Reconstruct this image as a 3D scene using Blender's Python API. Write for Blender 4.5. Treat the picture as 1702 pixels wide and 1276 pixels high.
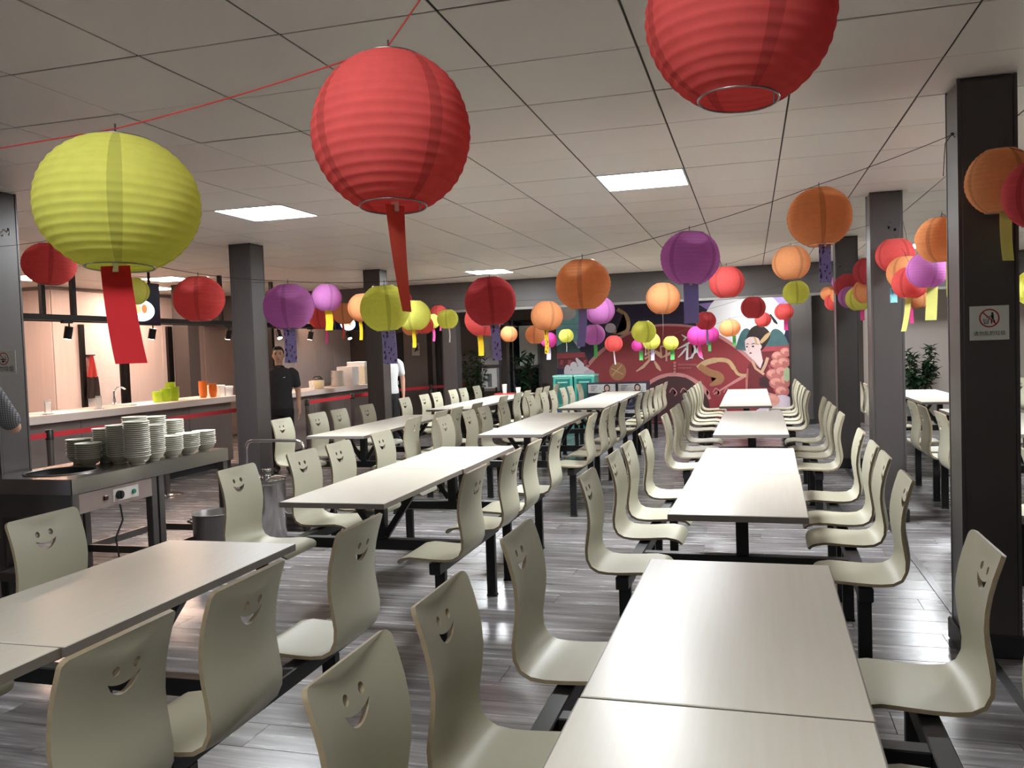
import bpy, bmesh, math, random
from math import sin, cos, pi, radians, sqrt, atan2
from mathutils import Vector, Matrix
from mathutils.geometry import delaunay_2d_cdt

for o in list(bpy.data.objects):
    bpy.data.objects.remove(o, do_unlink=True)
scene = bpy.context.scene
COL = scene.collection
random.seed(7)

# ------------------------------------------------------------------ camera
F_PX, CX, CY = 1407.6, 851.0, 638.0
CAM = Vector((0.0, 0.0, 1.5))
YAW, PITCH, ROLL = radians(15.815), radians(-2.355), radians(-1.988)
fw = Vector((-sin(YAW)*cos(PITCH), cos(YAW)*cos(PITCH), sin(PITCH)))
rt0 = Vector((cos(YAW), sin(YAW), 0)); up0 = rt0.cross(fw)
RT = rt0*cos(ROLL) + up0*sin(ROLL)
UP = up0*cos(ROLL) - rt0*sin(ROLL)
cam_data = bpy.data.cameras.new('camera')
cam_data.sensor_fit = 'HORIZONTAL'; cam_data.sensor_width = 36.0
cam_data.lens = 36.0*F_PX/1702.0
cam_data.clip_start = 0.05; cam_data.clip_end = 100
cam = bpy.data.objects.new('camera', cam_data); COL.objects.link(cam)
cam.matrix_world = Matrix(((RT.x, UP.x, -fw.x, CAM.x), (RT.y, UP.y, -fw.y, CAM.y), (RT.z, UP.z, -fw.z, CAM.z), (0, 0, 0, 1)))
scene.camera = cam

# ------------------------------------------------------------------ world, exposure
world = bpy.data.worlds.new('night'); scene.world = world; world.use_nodes = True
bg = world.node_tree.nodes['Background']
bg.inputs[0].default_value = (0.55, 0.6, 0.7, 1); bg.inputs[1].default_value = 0.02
scene.view_settings.view_transform = 'Standard'
scene.view_settings.look = 'None'
scene.view_settings.exposure = 0.95
scene.view_settings.gamma = 1.0
scene.view_settings.use_curve_mapping = False
PANEL_POWER = 60.0
SPOT_POWER = 60.0       # radiance of a track lamp face

# the hall's measuring helpers: a photo pixel seen on a plane of the hall
def ray(x, y): return fw + RT*((x-CX)/F_PX) - UP*((y-CY)/F_PX)
def at_y(x, y, Y): d = ray(x, y); return CAM + d*(Y/d.y)
def at_x(x, y, X): d = ray(x, y); return CAM + d*(X/d.x)
def at_z(x, y, Z): d = ray(x, y); return CAM + d*((Z-CAM.z)/d.z)
def depth(p): return (Vector(p)-CAM).dot(fw)

# ------------------------------------------------------------------ materials
def lin(c): return tuple(((v/255)/12.92 if v/255 <= 0.04045 else ((v/255+0.055)/1.055)**2.4) for v in c) + (1,)
MATS = {}
def mat(name, rgb, rough=0.5, metal=0.0, var=0.06, scale=8.0, stretch=(1, 1, 1), bump=0.0, emit=0.0, trans=0.0, coat=0.0, spec=0.5, coords='Object', rgb2=None, detail=3.0):
    if name in MATS: return MATS[name]
    m = bpy.data.materials.new(name); m.use_nodes = True
    nt = m.node_tree; N = nt.nodes; L = nt.links
    b = N['Principled BSDF']
    c = lin(rgb)
    c2 = lin(rgb2) if rgb2 else tuple(max(0, v*(1-2*var)) for v in c[:3]) + (1,)
    c1 = c if rgb2 else tuple(min(1, v*(1+var)) for v in c[:3]) + (1,)
    tc = N.new('ShaderNodeTexCoord'); mp = N.new('ShaderNodeMapping'); mp.inputs['Scale'].default_value = stretch
    L.new(tc.outputs[coords], mp.inputs[0])
    nz = N.new('ShaderNodeTexNoise'); nz.inputs['Scale'].default_value = scale; nz.inputs['Detail'].default_value = detail
    L.new(mp.outputs[0], nz.inputs['Vector'])
    mx = N.new('ShaderNodeMix'); mx.data_type = 'RGBA'
    mx.inputs[6].default_value = c1; mx.inputs[7].default_value = c2
    L.new(nz.outputs['Fac'], mx.inputs[0])
    L.new(mx.outputs[2], b.inputs['Base Color'])
    b.inputs['Roughness'].default_value = rough; b.inputs['Metallic'].default_value = metal
    b.inputs['Specular IOR Level'].default_value = spec
    if coat: b.inputs['Coat Weight'].default_value = coat; b.inputs['Coat Roughness'].default_value = 0.1
    if emit: b.inputs['Emission Color'].default_value = c; b.inputs['Emission Strength'].default_value = emit
    if trans: b.inputs['Transmission Weight'].default_value = trans
    if bump:
        bp = N.new('ShaderNodeBump'); bp.inputs['Strength'].default_value = bump; bp.inputs['Distance'].default_value = 0.01
        L.new(nz.outputs['Fac'], bp.inputs['Height']); L.new(bp.outputs[0], b.inputs['Normal'])
    m.diffuse_color = c
    MATS[name] = m
    return m

def paper_mat(name, rgb, seams=True, trans=0.4):
    """thin lantern paper: half of the light passes through; glued overlaps show as darker gores"""
    if name in MATS: return MATS[name]
    m = bpy.data.materials.new(name); m.use_nodes = True
    nt = m.node_tree; N = nt.nodes; L = nt.links; N.remove(N['Principled BSDF'])
    out = N['Material Output']
    c = lin(rgb)
    tc = N.new('ShaderNodeTexCoord')
    nz = N.new('ShaderNodeTexNoise'); nz.inputs['Scale'].default_value = 14; L.new(tc.outputs['Object'], nz.inputs['Vector'])
    mx = N.new('ShaderNodeMix'); mx.data_type = 'RGBA'
    mx.inputs[6].default_value = tuple(min(1, v*1.05) for v in c[:3])+(1,); mx.inputs[7].default_value = tuple(v*0.9 for v in c[:3])+(1,)
    L.new(nz.outputs['Fac'], mx.inputs[0])
    col = mx.outputs[2]
    if seams:
        sep = N.new('ShaderNodeSeparateXYZ'); L.new(tc.outputs['Object'], sep.inputs[0])
        at = N.new('ShaderNodeMath'); at.operation = 'ARCTAN2'; L.new(sep.outputs[1], at.inputs[0]); L.new(sep.outputs[0], at.inputs[1])
        mu = N.new('ShaderNodeMath'); mu.operation = 'MULTIPLY'; mu.inputs[1].default_value = 4.0; L.new(at.outputs[0], mu.inputs[0])
        co = N.new('ShaderNodeMath'); co.operation = 'COSINE'; L.new(mu.outputs[0], co.inputs[0])
        gt = N.new('ShaderNodeMath'); gt.operation = 'GREATER_THAN'; gt.inputs[1].default_value = 0.94; L.new(co.outputs[0], gt.inputs[0])
        mx2 = N.new('ShaderNodeMix'); mx2.data_type = 'RGBA'
        L.new(gt.outputs[0], mx2.inputs[0]); L.new(col, mx2.inputs[6]); mx2.inputs[7].default_value = tuple(v*0.74 for v in c[:3])+(1,)
        col = mx2.outputs[2]
    d = N.new('ShaderNodeBsdfDiffuse'); t = N.new('ShaderNodeBsdfTranslucent'); ms = N.new('ShaderNodeMixShader'); ms.inputs[0].default_value = trans
    L.new(col, d.inputs[0]); L.new(col, t.inputs[0]); L.new(d.outputs[0], ms.inputs[1]); L.new(t.outputs[0], ms.inputs[2])
    L.new(ms.outputs[0], out.inputs[0])
    m.diffuse_color = c
    MATS[name] = m
    return m

# ------------------------------------------------------------------ mesh helpers
def box(bm, x0, x1, y0, y1, z0, z1, mi=0):
    vs = [bm.verts.new((x, y, z)) for z in (z0, z1) for y in (y0, y1) for x in (x0, x1)]
    fs = [(0, 2, 3, 1), (4, 5, 7, 6), (0, 1, 5, 4), (2, 6, 7, 3), (0, 4, 6, 2), (1, 3, 7, 5)]
    out = []
    for f in fs:
        fc = bm.faces.new([vs[i] for i in f]); fc.material_index = mi; out.append(fc)
    return vs

def bbox(bm, x0, x1, y0, y1, z0, z1, bev=0.004, seg=1, mi=0):
    b2 = bmesh.new(); box(b2, x0, x1, y0, y1, z0, z1, mi)
    bmesh.ops.bevel(b2, geom=b2.edges[:], offset=bev, segments=seg, affect='EDGES', profile=0.5)
    for f in b2.faces: f.material_index = mi
    merge(bm, b2)

def merge(bm, b2, mtx=None):
    mp = {}
    for v in b2.verts: mp[v] = bm.verts.new(mtx @ v.co if mtx else v.co)
    for f in b2.faces:
        try:
            nf = bm.faces.new([mp[v] for v in f.verts]); nf.material_index = f.material_index; nf.smooth = f.smooth
        except ValueError: pass
    b2.free()

def bar(bm, a, b, w, h, up=(0, 0, 1), mi=0):
    """square bar from a to b, w across, h along 'up'"""
    a = Vector(a); b = Vector(b); d = (b-a).normalized(); u = Vector(up)
    if abs(d.dot(u)) > 0.99: u = Vector((0, 1, 0))
    s = d.cross(u).normalized(); u = s.cross(d).normalized()
    vs = []
    for p in (a, b):
        for sx, sy in ((-1, -1), (1, -1), (1, 1), (-1, 1)):
            vs.append(bm.verts.new(p + s*(sx*w/2) + u*(sy*h/2)))
    for f in ((0, 3, 2, 1), (4, 5, 6, 7), (0, 1, 5, 4), (1, 2, 6, 5), (2, 3, 7, 6), (3, 0, 4, 7)):
        bm.faces.new([vs[i] for i in f]).material_index = mi

def tube(bm, pts, r, n=8, mi=0, closed=False, smooth=True):
    """round tube through points; r number or list"""
    P = [Vector(p) for p in pts]; k = len(P)
    rs = r if isinstance(r, (list, tuple)) else [r]*k
    rings = []; prev = None
    for i, p in enumerate(P):
        if closed: d = (P[(i+1) % k]-P[i-1])
        else: d = (P[min(i+1, k-1)]-P[max(i-1, 0)])
        d.normalize()
        if prev is None:
            u = Vector((0, 0, 1)) if abs(d.z) < 0.9 else Vector((1, 0, 0))
        else: u = prev
        s = d.cross(u).normalized(); u = s.cross(d).normalized(); prev = u
        rings.append([bm.verts.new(p + (s*cos(2*pi*j/n) + u*sin(2*pi*j/n))*rs[i]) for j in range(n)])
    m = k if closed else k-1
    for i in range(m):
        A = rings[i]; B = rings[(i+1) % k]
        for j in range(n):
            f = bm.faces.new((A[j], A[(j+1) % n], B[(j+1) % n], B[j])); f.smooth = smooth; f.material_index = mi
    if not closed:
        f = bm.faces.new(rings[0][::-1]); f.material_index = mi
        f = bm.faces.new(rings[-1]); f.material_index = mi

def lathe(bm, prof, n=24, c=(0, 0, 0), mi=0, smooth=True):
    """profile (r, z) turned about z"""
    rings = []
    for r, z in prof:
        if r < 1e-6: rings.append([bm.verts.new((c[0], c[1], c[2]+z))])
        else: rings.append([bm.verts.new((c[0]+r*cos(2*pi*j/n), c[1]+r*sin(2*pi*j/n), c[2]+z)) for j in range(n)])
    for A, B in zip(rings, rings[1:]):
        for j in range(n):
            a0 = A[j % len(A)]; a1 = A[(j+1) % len(A)]; b0 = B[j % len(B)]; b1 = B[(j+1) % len(B)]
            vs = []
            for v in (a0, a1, b1, b0):
                if v not in vs: vs.append(v)
            if len(vs) >= 3:
                try: f = bm.faces.new(vs); f.smooth = smooth; f.material_index = mi
                except ValueError: pass

def ellipsoid(bm, c, rx, ry, rz, nu=16, nv=10, mi=0):
    b2 = bmesh.new(); lathe(b2, [(sin(pi*i/nv), -cos(pi*i/nv)) if 0 < i < nv else (0, -1 if i == 0 else 1) for i in range(nv+1)], nu)
    for v in b2.verts: v.co = Vector((v.co.x*rx+c[0], v.co.y*ry+c[1], v.co.z*rz+c[2]))
    for f in b2.faces: f.material_index = mi
    merge(bm, b2)

def poly(bm, pts, mi=0):
    f = bm.faces.new([bm.verts.new(p) for p in pts]); f.material_index = mi
    return f

def mesh_of(bm, name, mats, sharp=40):
    me = bpy.data.meshes.new(name); bmesh.ops.recalc_face_normals(bm, faces=bm.faces[:])
    bm.to_mesh(me); bm.free()
    for m in (mats if isinstance(mats, (list, tuple)) else [mats]): me.materials.append(m)
    if sharp and any(p.use_smooth for p in me.polygons): me.set_sharp_from_angle(angle=radians(sharp))
    return me

def obj(name, data, mats=None, parent=None, loc=(0, 0, 0), rz=0.0, rot=None, scale=None, sharp=40, label=None, cat=None, group=None, kind=None):
    me = mesh_of(data, name, mats, sharp) if isinstance(data, bmesh.types.BMesh) else data
    o = bpy.data.objects.new(name, me); COL.objects.link(o)
    o.location = loc; o.rotation_euler = rot if rot else (0, 0, rz)
    if scale: o.scale = scale if isinstance(scale, (tuple, list)) else (scale,)*3
    if parent is not None: o.parent = parent
    return tag(o, label, cat, group, kind)

def tag(o, label=None, cat=None, group=None, kind=None):
    if label: o['label'] = label
    if cat: o['category'] = cat
    if group: o['group'] = group
    if kind: o['kind'] = kind
    return o

def thing(name, label, cat, loc=(0, 0, 0), rz=0.0, group=None):
    o = bpy.data.objects.new(name, None); COL.objects.link(o); o.empty_display_size = 0.1
    o.location = loc; o.rotation_euler = (0, 0, rz)
    return tag(o, label, cat, group)

def B(fn, *a, **k):
    bm = bmesh.new(); fn(bm, *a, **k); return bm

def text_bm(body, size, mi=0, depth_=0.0, align='CENTER', spacing=1.0):
    """lettering as a flat mesh in the XZ plane, facing -Y, centred on the origin"""
    cu = bpy.data.curves.new('lettering', 'FONT'); cu.body = body; cu.size = size; cu.align_x = align; cu.align_y = 'CENTER'
    cu.space_character = spacing; cu.resolution_u = 3; cu.extrude = depth_
    o = bpy.data.objects.new('lettering', cu); COL.objects.link(o)
    dg = bpy.context.evaluated_depsgraph_get(); ev = o.evaluated_get(dg); me = ev.to_mesh()
    bm = bmesh.new(); bm.from_mesh(me); ev.to_mesh_clear()
    bpy.data.objects.remove(o); bpy.data.curves.remove(cu)
    for v in bm.verts: v.co = Vector((v.co.x, -v.co.z, v.co.y))
    for f in bm.faces: f.material_index = mi
    return bm
# ================================================================== THE SETTING
CEIL = 2.653
GX, GY, TILE = -0.9988, 2.7504, 0.6
def in_view(p, mx=60):
    v = Vector(p)-CAM; d = v.dot(fw)
    if d < 0.3: return None
    x = CX+F_PX*v.dot(RT)/d; y = CY-F_PX*v.dot(UP)/d
    return d if (-mx < x < 1702+mx and -mx < y < 1276+mx) else None

# ---- floor of grey wood-look planks
def plank_mat():
    m = bpy.data.materials.new('grey_plank'); m.use_nodes = True; nt = m.node_tree; N = nt.nodes; L = nt.links; b = N['Principled BSDF']
    g = N.new('ShaderNodeNewGeometry'); oi = N.new('ShaderNodeObjectInfo')
    ad = N.new('ShaderNodeMath'); ad.operation = 'ADD'; L.new(g.outputs['Random Per Island'], ad.inputs[0]); L.new(oi.outputs['Random'], ad.inputs[1])
    fr = N.new('ShaderNodeMath'); fr.operation = 'FRACT'; L.new(ad.outputs[0], fr.inputs[0])
    mp = N.new('ShaderNodeMapping'); mp.inputs['Scale'].default_value = (0.9, 11, 1); L.new(g.outputs['Position'], mp.inputs[0])
    cb = N.new('ShaderNodeCombineXYZ'); ml = N.new('ShaderNodeMath'); ml.operation = 'MULTIPLY'; ml.inputs[1].default_value = 37; L.new(fr.outputs[0], ml.inputs[0]); L.new(ml.outputs[0], cb.inputs[2])
    L.new(cb.outputs[0], mp.inputs['Location'])
    nz = N.new('ShaderNodeTexNoise'); nz.inputs['Scale'].default_value = 1.6; nz.inputs['Detail'].default_value = 7; nz.inputs['Roughness'].default_value = 0.62; L.new(mp.outputs[0], nz.inputs['Vector'])
    cr = N.new('ShaderNodeValToRGB'); L.new(nz.outputs['Fac'], cr.inputs[0])
    e = cr.color_ramp.elements; e[0].position = 0.3; e[0].color = lin((86, 83, 83)); e[1].position = 0.7; e[1].color = lin((160, 157, 158))
    k = e.new(0.52); k.color = lin((120, 117, 118))
    mr = N.new('ShaderNodeMapRange'); mr.inputs[3].default_value = 0.8; mr.inputs[4].default_value = 1.12; L.new(fr.outputs[0], mr.inputs[0])
    vm = N.new('ShaderNodeVectorMath'); vm.operation = 'SCALE'; L.new(cr.outputs[0], vm.inputs[0]); L.new(mr.outputs[0], vm.inputs['Scale'])
    L.new(vm.outputs[0], b.inputs['Base Color'])
    rr = N.new('ShaderNodeMapRange'); rr.inputs[3].default_value = 0.2; rr.inputs[4].default_value = 0.32; L.new(nz.outputs['Fac'], rr.inputs[0]); L.new(rr.outputs[0], b.inputs['Roughness'])
    bp = N.new('ShaderNodeBump'); bp.inputs['Strength'].default_value = 0.05; bp.inputs['Distance'].default_value = 0.004; L.new(nz.outputs['Fac'], bp.inputs['Height']); L.new(bp.outputs[0], b.inputs['Normal'])
    b.inputs['Specular IOR Level'].default_value = 0.6
    return m
M_PLANK = plank_mat()
bm = bmesh.new(); box(bm, -11.3, 5.4, -2.3, 16.2, -0.12, -0.006)
floor = obj('floor', bm, mat('floor_joint', (38, 35, 34), 0.7), kind='structure')
PW, PL = 0.2, 1.22
spots = []
r = 0; y = -2.2
while y < 16.0:
    x = -11.2 - (r*0.41 % PL)
    while x < 5.3:
        x0 = max(x, -11.2); x1 = min(x+PL, 5.3)
        if x1-x0 > 0.02: spots.append((x0, x1, y, min(y+PW, 16.0)))
        x += PL
    y += PW; r += 1
near = []
for s in spots:
    if abs((s[1]-s[0])-PL) < 1e-6 and abs(s[3]-s[2]-PW) < 1e-6:
        c = ((s[0]+s[1])/2, (s[2]+s[3])/2, 0); d = in_view(c, 120)
        if d: near.append((d, s))
near.sort(key=lambda t: t[0]); near = [t[1] for t in near[:300]]
nearset = set(near)
bm = bmesh.new(); bbox(bm, -PL/2+0.0008, PL/2-0.0008, -PW/2+0.0008, PW/2-0.0008, -0.006, 0.0, 0.0012)
plank_me = mesh_of(bm, 'plank', M_PLANK, 0)
for s in near:
    obj('plank', plank_me, parent=floor, loc=((s[0]+s[1])/2, (s[2]+s[3])/2, 0))
bm = bmesh.new()
for s in spots:
    if s not in nearset: box(bm, s[0]+0.0008, s[1]-0.0008, s[2]+0.0008, s[3]-0.0008, -0.006, 0.0)
obj('planks', bm, M_PLANK, parent=floor, kind='stuff')

# ---- suspended ceiling of square panels
M_TILE = mat('ceiling_panel', (220, 214, 208), 0.45, var=0.02, scale=2.0, spec=0.35)
M_GRID = mat('ceiling_grid', (46, 41, 39), 0.7)
bm = bmesh.new(); box(bm, -11.3, 5.4, -2.3, 16.2, CEIL+0.0055, CEIL+0.12)
ceiling = obj('ceiling', bm, M_GRID, kind='structure')
LIT = {(0, 5), (-5, 5), (-5, 15), (0, 15), (5, 5), (5, 15), (0, -5), (-5, -5)}
KIT = {(-14, 10), (-14, 14), (-14, 6), (-12, 18), (-12, 12)}
alltiles = []
for i in range(-17, 11):
    for j in range(-9, 22):
        x0 = GX+i*TILE; y0 = GY+j*TILE
        if x0 < -11.2 or x0+TILE > 5.5 or y0 < -2.9 or y0 > 15.9: continue
        if (i, j) in LIT or (i, j) in KIT or (i, j) == (2, 20): continue
        if 13.5 < y0 < 13.57: pass
        alltiles.append((i, j, x0+TILE/2, y0+TILE/2))
vis = []
for t in alltiles:
    d = in_view((t[2], t[3], CEIL), 150)
    if d and t[3] < 13.5: vis.append((d, t))
vis.sort(key=lambda t: t[0]); nt_ = [t[1] for t in vis[:300]]; ns = set(nt_)
bm = bmesh.new(); g = TILE/2-0.0045; bbox(bm, -g, g, -g, g, 0, 0.0052, 0.0015)
tile_me = mesh_of(bm, 'ceiling_tile', M_TILE, 0)
for t in nt_: obj('tile', tile_me, parent=ceiling, loc=(t[2], t[3], CEIL+random.uniform(-0.0012, 0.0012)))
bm = bmesh.new()
for t in alltiles:
    if t not in ns: box(bm, max(-11.2, t[2]-g), min(5.3, t[2]+g), max(-2.2, t[3]-g), min(16.0, t[3]+g), CEIL, CEIL+0.0052)
obj('tiles', bm, M_TILE, parent=ceiling, kind='stuff')

# ---- lit square ceiling panels (the hall's lamps)
M_FRAME = mat('panel_frame', (225, 225, 225), 0.4)
def lamp_mat(name, rgb, power):
    m = bpy.data.materials.new(name); m.use_nodes = True; N = m.node_tree.nodes; N.remove(N['Principled BSDF'])
    e = N.new('ShaderNodeEmission'); e.inputs[0].default_value = lin(rgb); e.inputs[1].default_value = power
    m.node_tree.links.new(e.outputs[0], N['Material Output'].inputs[0]); return m
M_LAMP = lamp_mat('panel_diffuser', (248, 252, 255), PANEL_POWER)
M_LAMPK = lamp_mat('kitchen_diffuser', (255, 214, 188), PANEL_POWER*0.55)
M_LAMPD = lamp_mat('dim_diffuser', (250, 252, 250), PANEL_POWER*0.45)
bmf = bmesh.new()
for a in ((-g, g, -g, -g+0.012), (-g, g, g-0.012, g), (-g, -g+0.012, -g+0.012, g-0.012), (g-0.012, g, -g+0.012, g-0.012)):
    box(bmf, a[0], a[1], a[2], a[3], -0.004, 0.005)
frame_me = mesh_of(bmf, 'frame', M_FRAME, 0)
bmd = bmesh.new(); box(bmd, -g+0.012, g-0.012, -g+0.012, g-0.012, 0.0, 0.005)
diff_me = mesh_of(bmd, 'diffuser', M_LAMP, 0)
diffd_me = diff_me.copy(); diffd_me.materials.clear(); diffd_me.materials.append(M_LAMPD)
diffk_me = diff_me.copy(); diffk_me.materials.clear(); diffk_me.materials.append(M_LAMPK)
plabel = {(0, 5): 'bright square ceiling light panel above the second table of the right row', (-5, 5): 'bright square ceiling light panel left of the big red lantern',
          (-5, 15): 'small far ceiling light panel right above the dark red lantern', (0, 15): 'lit ceiling panel behind the large purple lantern',
          (5, 5): 'lit ceiling panel over the aisle right of the dark columns', (5, 15): 'lit ceiling panel glimpsed between orange and purple lanterns at right',
          (0, -5): 'lit ceiling panel straight above the camera', (-5, -5): 'lit ceiling panel behind the camera on the left',
          (2, 20): 'lit ceiling panel in front of the mural top',
          (-14, 10): 'lit ceiling panel in the kitchen at far left behind the column', (-14, 14): 'lit kitchen ceiling panel left of the hanging screen', (-14, 6): 'lit kitchen ceiling panel nearest the left edge',
          (-12, 18): 'lit kitchen ceiling panel above the person in dark polo', (-12, 12): 'lit kitchen ceiling panel right of the hanging screen'}
for (i, j) in sorted(LIT | KIT | {(2, 20)}):
    t = thing('ceiling_light', plabel[(i, j)], 'ceiling light', (GX+(i+.5)*TILE, GY+(j+.5)*TILE, CEIL), group='square light panels in the ceiling')
    obj('frame', frame_me, parent=t); obj('diffuser', diffk_me if (i, j) in KIT else diffd_me if (i, j) in {(0, -5), (-5, -5), (2, 20)} else diff_me, parent=t)

# ---- walls
M_DARKWALL = mat('dark_panel', (74, 66, 62), 0.45, var=0.08, scale=3, stretch=(6, 6, .4))
M_GREYWALL = mat('grey_panel', (118, 112, 108), 0.5, var=0.05, scale=3, stretch=(6, 6, .4))
M_KWALL = mat('kitchen_panel', (214, 200, 196), 0.45, var=0.06, scale=4, stretch=(9, 9, .25))
M_BEIGE = mat('beige_wall', (176, 166, 158), 0.6, var=0.03)
M_BLACK = mat('black_metal', (22, 20, 20), 0.4, metal=0.3)
obj('wall_left', B(box, -11.4, -11.2, -2.4, 16.4, 0, CEIL+.1), M_KWALL, kind='structure')
obj('wall_right', B(box, 5.3, 5.5, -2.4, 16.4, 0, CEIL+.1), M_BEIGE, kind='structure')
obj('wall_front', B(box, -11.4, 5.5, -2.4, -2.2, 0, CEIL+.1), M_GREYWALL, kind='structure')
obj('wall_back', B(box, -11.4, 2.0, 16.0, 16.2, 0, CEIL+.1), M_DARKWALL, kind='structure')
wbr = obj('wall_back_right', B(box, 2.0, 5.5, 15.0, 15.2, 0, CEIL+.1), M_BEIGE, kind='structure')
box_bm = bmesh.new(); box(box_bm, 1.9, 2.0, 15.0, 16.0, 0, CEIL+.1); obj('wall_return', box_bm, M_BEIGE, kind='structure')
wk = obj('wall_kitchen', B(box, -11.2, -9.8, 10.1, 16.0, 0, CEIL+.01), mat('kitchen_joint', (150, 138, 134), 0.6), kind='structure')
for k in range(5):
    y0 = 10.1+k*1.18
    obj('panel', B(bbox, -9.8, -9.785, y0+.004, y0+1.176, 0.02, 2.6, 0.004), M_KWALL, parent=wk)
for k in range(2):
    x0 = -11.2+k*0.7
    obj('panel', B(bbox, x0+.003, x0+.697, 10.085, 10.1, 0.02, 2.6, 0.004), M_KWALL, parent=wk)

wp = obj('wall_partition', B(box, -8.1, -8.0, 13.1, 16.0, 0, CEIL+.01), mat('kitchen_joint', (150, 138, 134), 0.6), kind='structure')
for k in range(4):
    y0 = 13.1+k*.725
    obj('panel', B(bbox, -8.0, -7.987, y0+.003, y0+.722, 0.02, 2.6, 0.003), M_KWALL, parent=wp)
obj('jamb', B(bbox, -8.11, -7.98, 13.02, 13.1, 0.0, 2.6, .004), M_BLACK, parent=wp)

# beam across the hall's far end with a pale strip along its lower edge
M_BEAM = mat('beam_cladding', (78, 74, 73), 0.5, var=0.05, scale=2, stretch=(.3, 4, 4))
M_BEAMSTRIP = mat('beam_strip', (128, 124, 120), 0.4)
tr = obj('trim_1', B(bbox, -11.0, 5.2, 13.58, 13.98, 2.18, CEIL-.002, 0.01), M_BEAM, kind='structure')
obj('edge_strip', B(bbox, -11.0, 5.2, 13.56, 13.60, 2.15, 2.19, 0.004), M_BEAMSTRIP, parent=tr)

# columns
M_COL = mat('column_cladding', (74, 69, 68), 0.38, var=0.06, scale=2.5, stretch=(5, 5, .5))
M_PLINTH = mat('column_plinth', (34, 33, 34), 0.45)
def column(x, y, label, w=0.24):
    t = thing('column', label, 'column', (x, y, 0), group='square clad columns of the hall')
    bm = bmesh.new(); h = w/2; bbox(bm, -h, h, -h, h, 0.0, CEIL-.001, 0.018, 2); obj('shaft', bm, M_COL, t, sharp=30)
    bm = bmesh.new(); bbox(bm, -h-.018, h+.018, -h-.018, h+.018, 0.001, 0.11, 0.008); obj('plinth', bm, M_PLINTH, t)
    bm = bmesh.new()
    for sx in (-1, 1):
        for sy in (-1, 1): box(bm, sx*h-.012 if sx > 0 else sx*h-.002, sx*h+.002 if sx > 0 else sx*h+.012, sy*h-.012 if sy > 0 else sy*h-.002, sy*h+.002 if sy > 0 else sy*h+.012, 0.11, CEIL-.002)
    obj('corner_trim', bm, mat('column_corner', (76, 72, 71), 0.35), t)
    return t
column(1.045, 4.42, 'large dark column at right carrying the no-littering sign')
column(1.06, 7.48, 'dark column second from front on the right, with cyan-tagged lantern before it')
column(1.07, 10.5, 'dark column third from front on the right side')
column(-4.84, 4.5, 'dark column at the left edge with the no-smoking sign')
column(-4.92, 7.62, 'grey column standing before the serving counter, left of purple lantern')
column(-4.96, 10.78, 'dark column behind the yellow lantern at the counter end')
column(-4.96, 13.8, 'dark column under the beam at the far left end')
column(-8.35, 11.2, 'kitchen column behind the counter beside the green bowls', 0.26)
column(0.86, 15.85, 'grey pilaster at the right edge of the mural', 0.34)
for k, (ya, yb) in enumerate(((1.2, 4.27), (4.57, 7.33), (7.63, 10.35))):
    obj('trim_%d' % (k+2), B(bbox, 1.0, 1.045, ya, yb, 0.0005, 0.005, .0015), mat('floor_strip', (110, 108, 110), .3, metal=.8), kind='structure')
def scraps(x, y, label, seed):
    R_ = random.Random(seed); bm = bmesh.new()
    for k in range(4):
        sx, sz = R_.uniform(-.07, .07), R_.uniform(2.2, 2.42); a = R_.uniform(.004, .010); t = R_.uniform(-.6, .6)
        poly(bm, [(x+sx+a*cos(t+q)*(1.6 if i % 2 else .8), y, sz+a*sin(t+q)*1.6) for i, q in enumerate((0, 1.4, 3.0, 4.6))])
    bmesh.ops.solidify(bm, geom=bm.faces[:], thickness=.0008)
    obj('tape_scrap', bm, mat('tape_bits', (214, 210, 202), .5), label=label, cat='tape scraps', kind='stuff')
scraps(1.06, 7.357, 'bits of old white tape high on the second right column', 5)
scraps(1.07, 10.377, 'bits of old white tape high on the third right column', 9)
# ================================================================== CANTEEN TABLES WITH FIXED SEATS
M_TOP = mat('pale_wood_laminate', (218, 214, 202), 0.32, var=0.03, scale=3.0, stretch=(22, .8, 1), spec=0.5, rgb2=(208, 202, 188))
M_EDGE = mat('laminate_edging', (120, 112, 106), 0.4)
M_SHELL = mat('cream_ply_shell', (184, 181, 160), 0.42, var=0.03, scale=3, stretch=(10, 1, 1), spec=0.4)
M_PLYEDGE = mat('ply_edge', (150, 134, 108), 0.55, var=0.15, scale=40)
M_FRAMEMETAL = mat('black_steel', (24, 24, 26), 0.42, metal=0.2)

PROF = [(.318, .424), (.330, .443), (.352, .455), (.39, .458), (.45, .455), (.53, .450), (.60, .451), (.645, .462), (.678, .486), (.698, .522), (.704, .56), (.696, .62), (.688, .68), (.692, .75), (.707, .82), (.732, .897)]
def spline(P, n):
    out = []
    for i in range(len(P)-1):
        p0 = P[max(i-1, 0)]; p1 = P[i]; p2 = P[i+1]; p3 = P[min(i+2, len(P)-1)]
        for k in range(n):
            t = k/n
            out.append(tuple(0.5*((2*p1[a]) + (-p0[a]+p2[a])*t + (2*p0[a]-5*p1[a]+4*p2[a]-p3[a])*t*t + (-p0[a]+3*p1[a]-3*p2[a]+p3[a])*t**3) for a in range(2)))
    out.append(P[-1]); return out
CURVE = spline(PROF, 6)
ARC = [0.0]
for a, b in zip(CURVE, CURVE[1:]): ARC.append(ARC[-1]+sqrt((b[0]-a[0])**2+(b[1]-a[1])**2))
S_END = ARC[-1]
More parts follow.
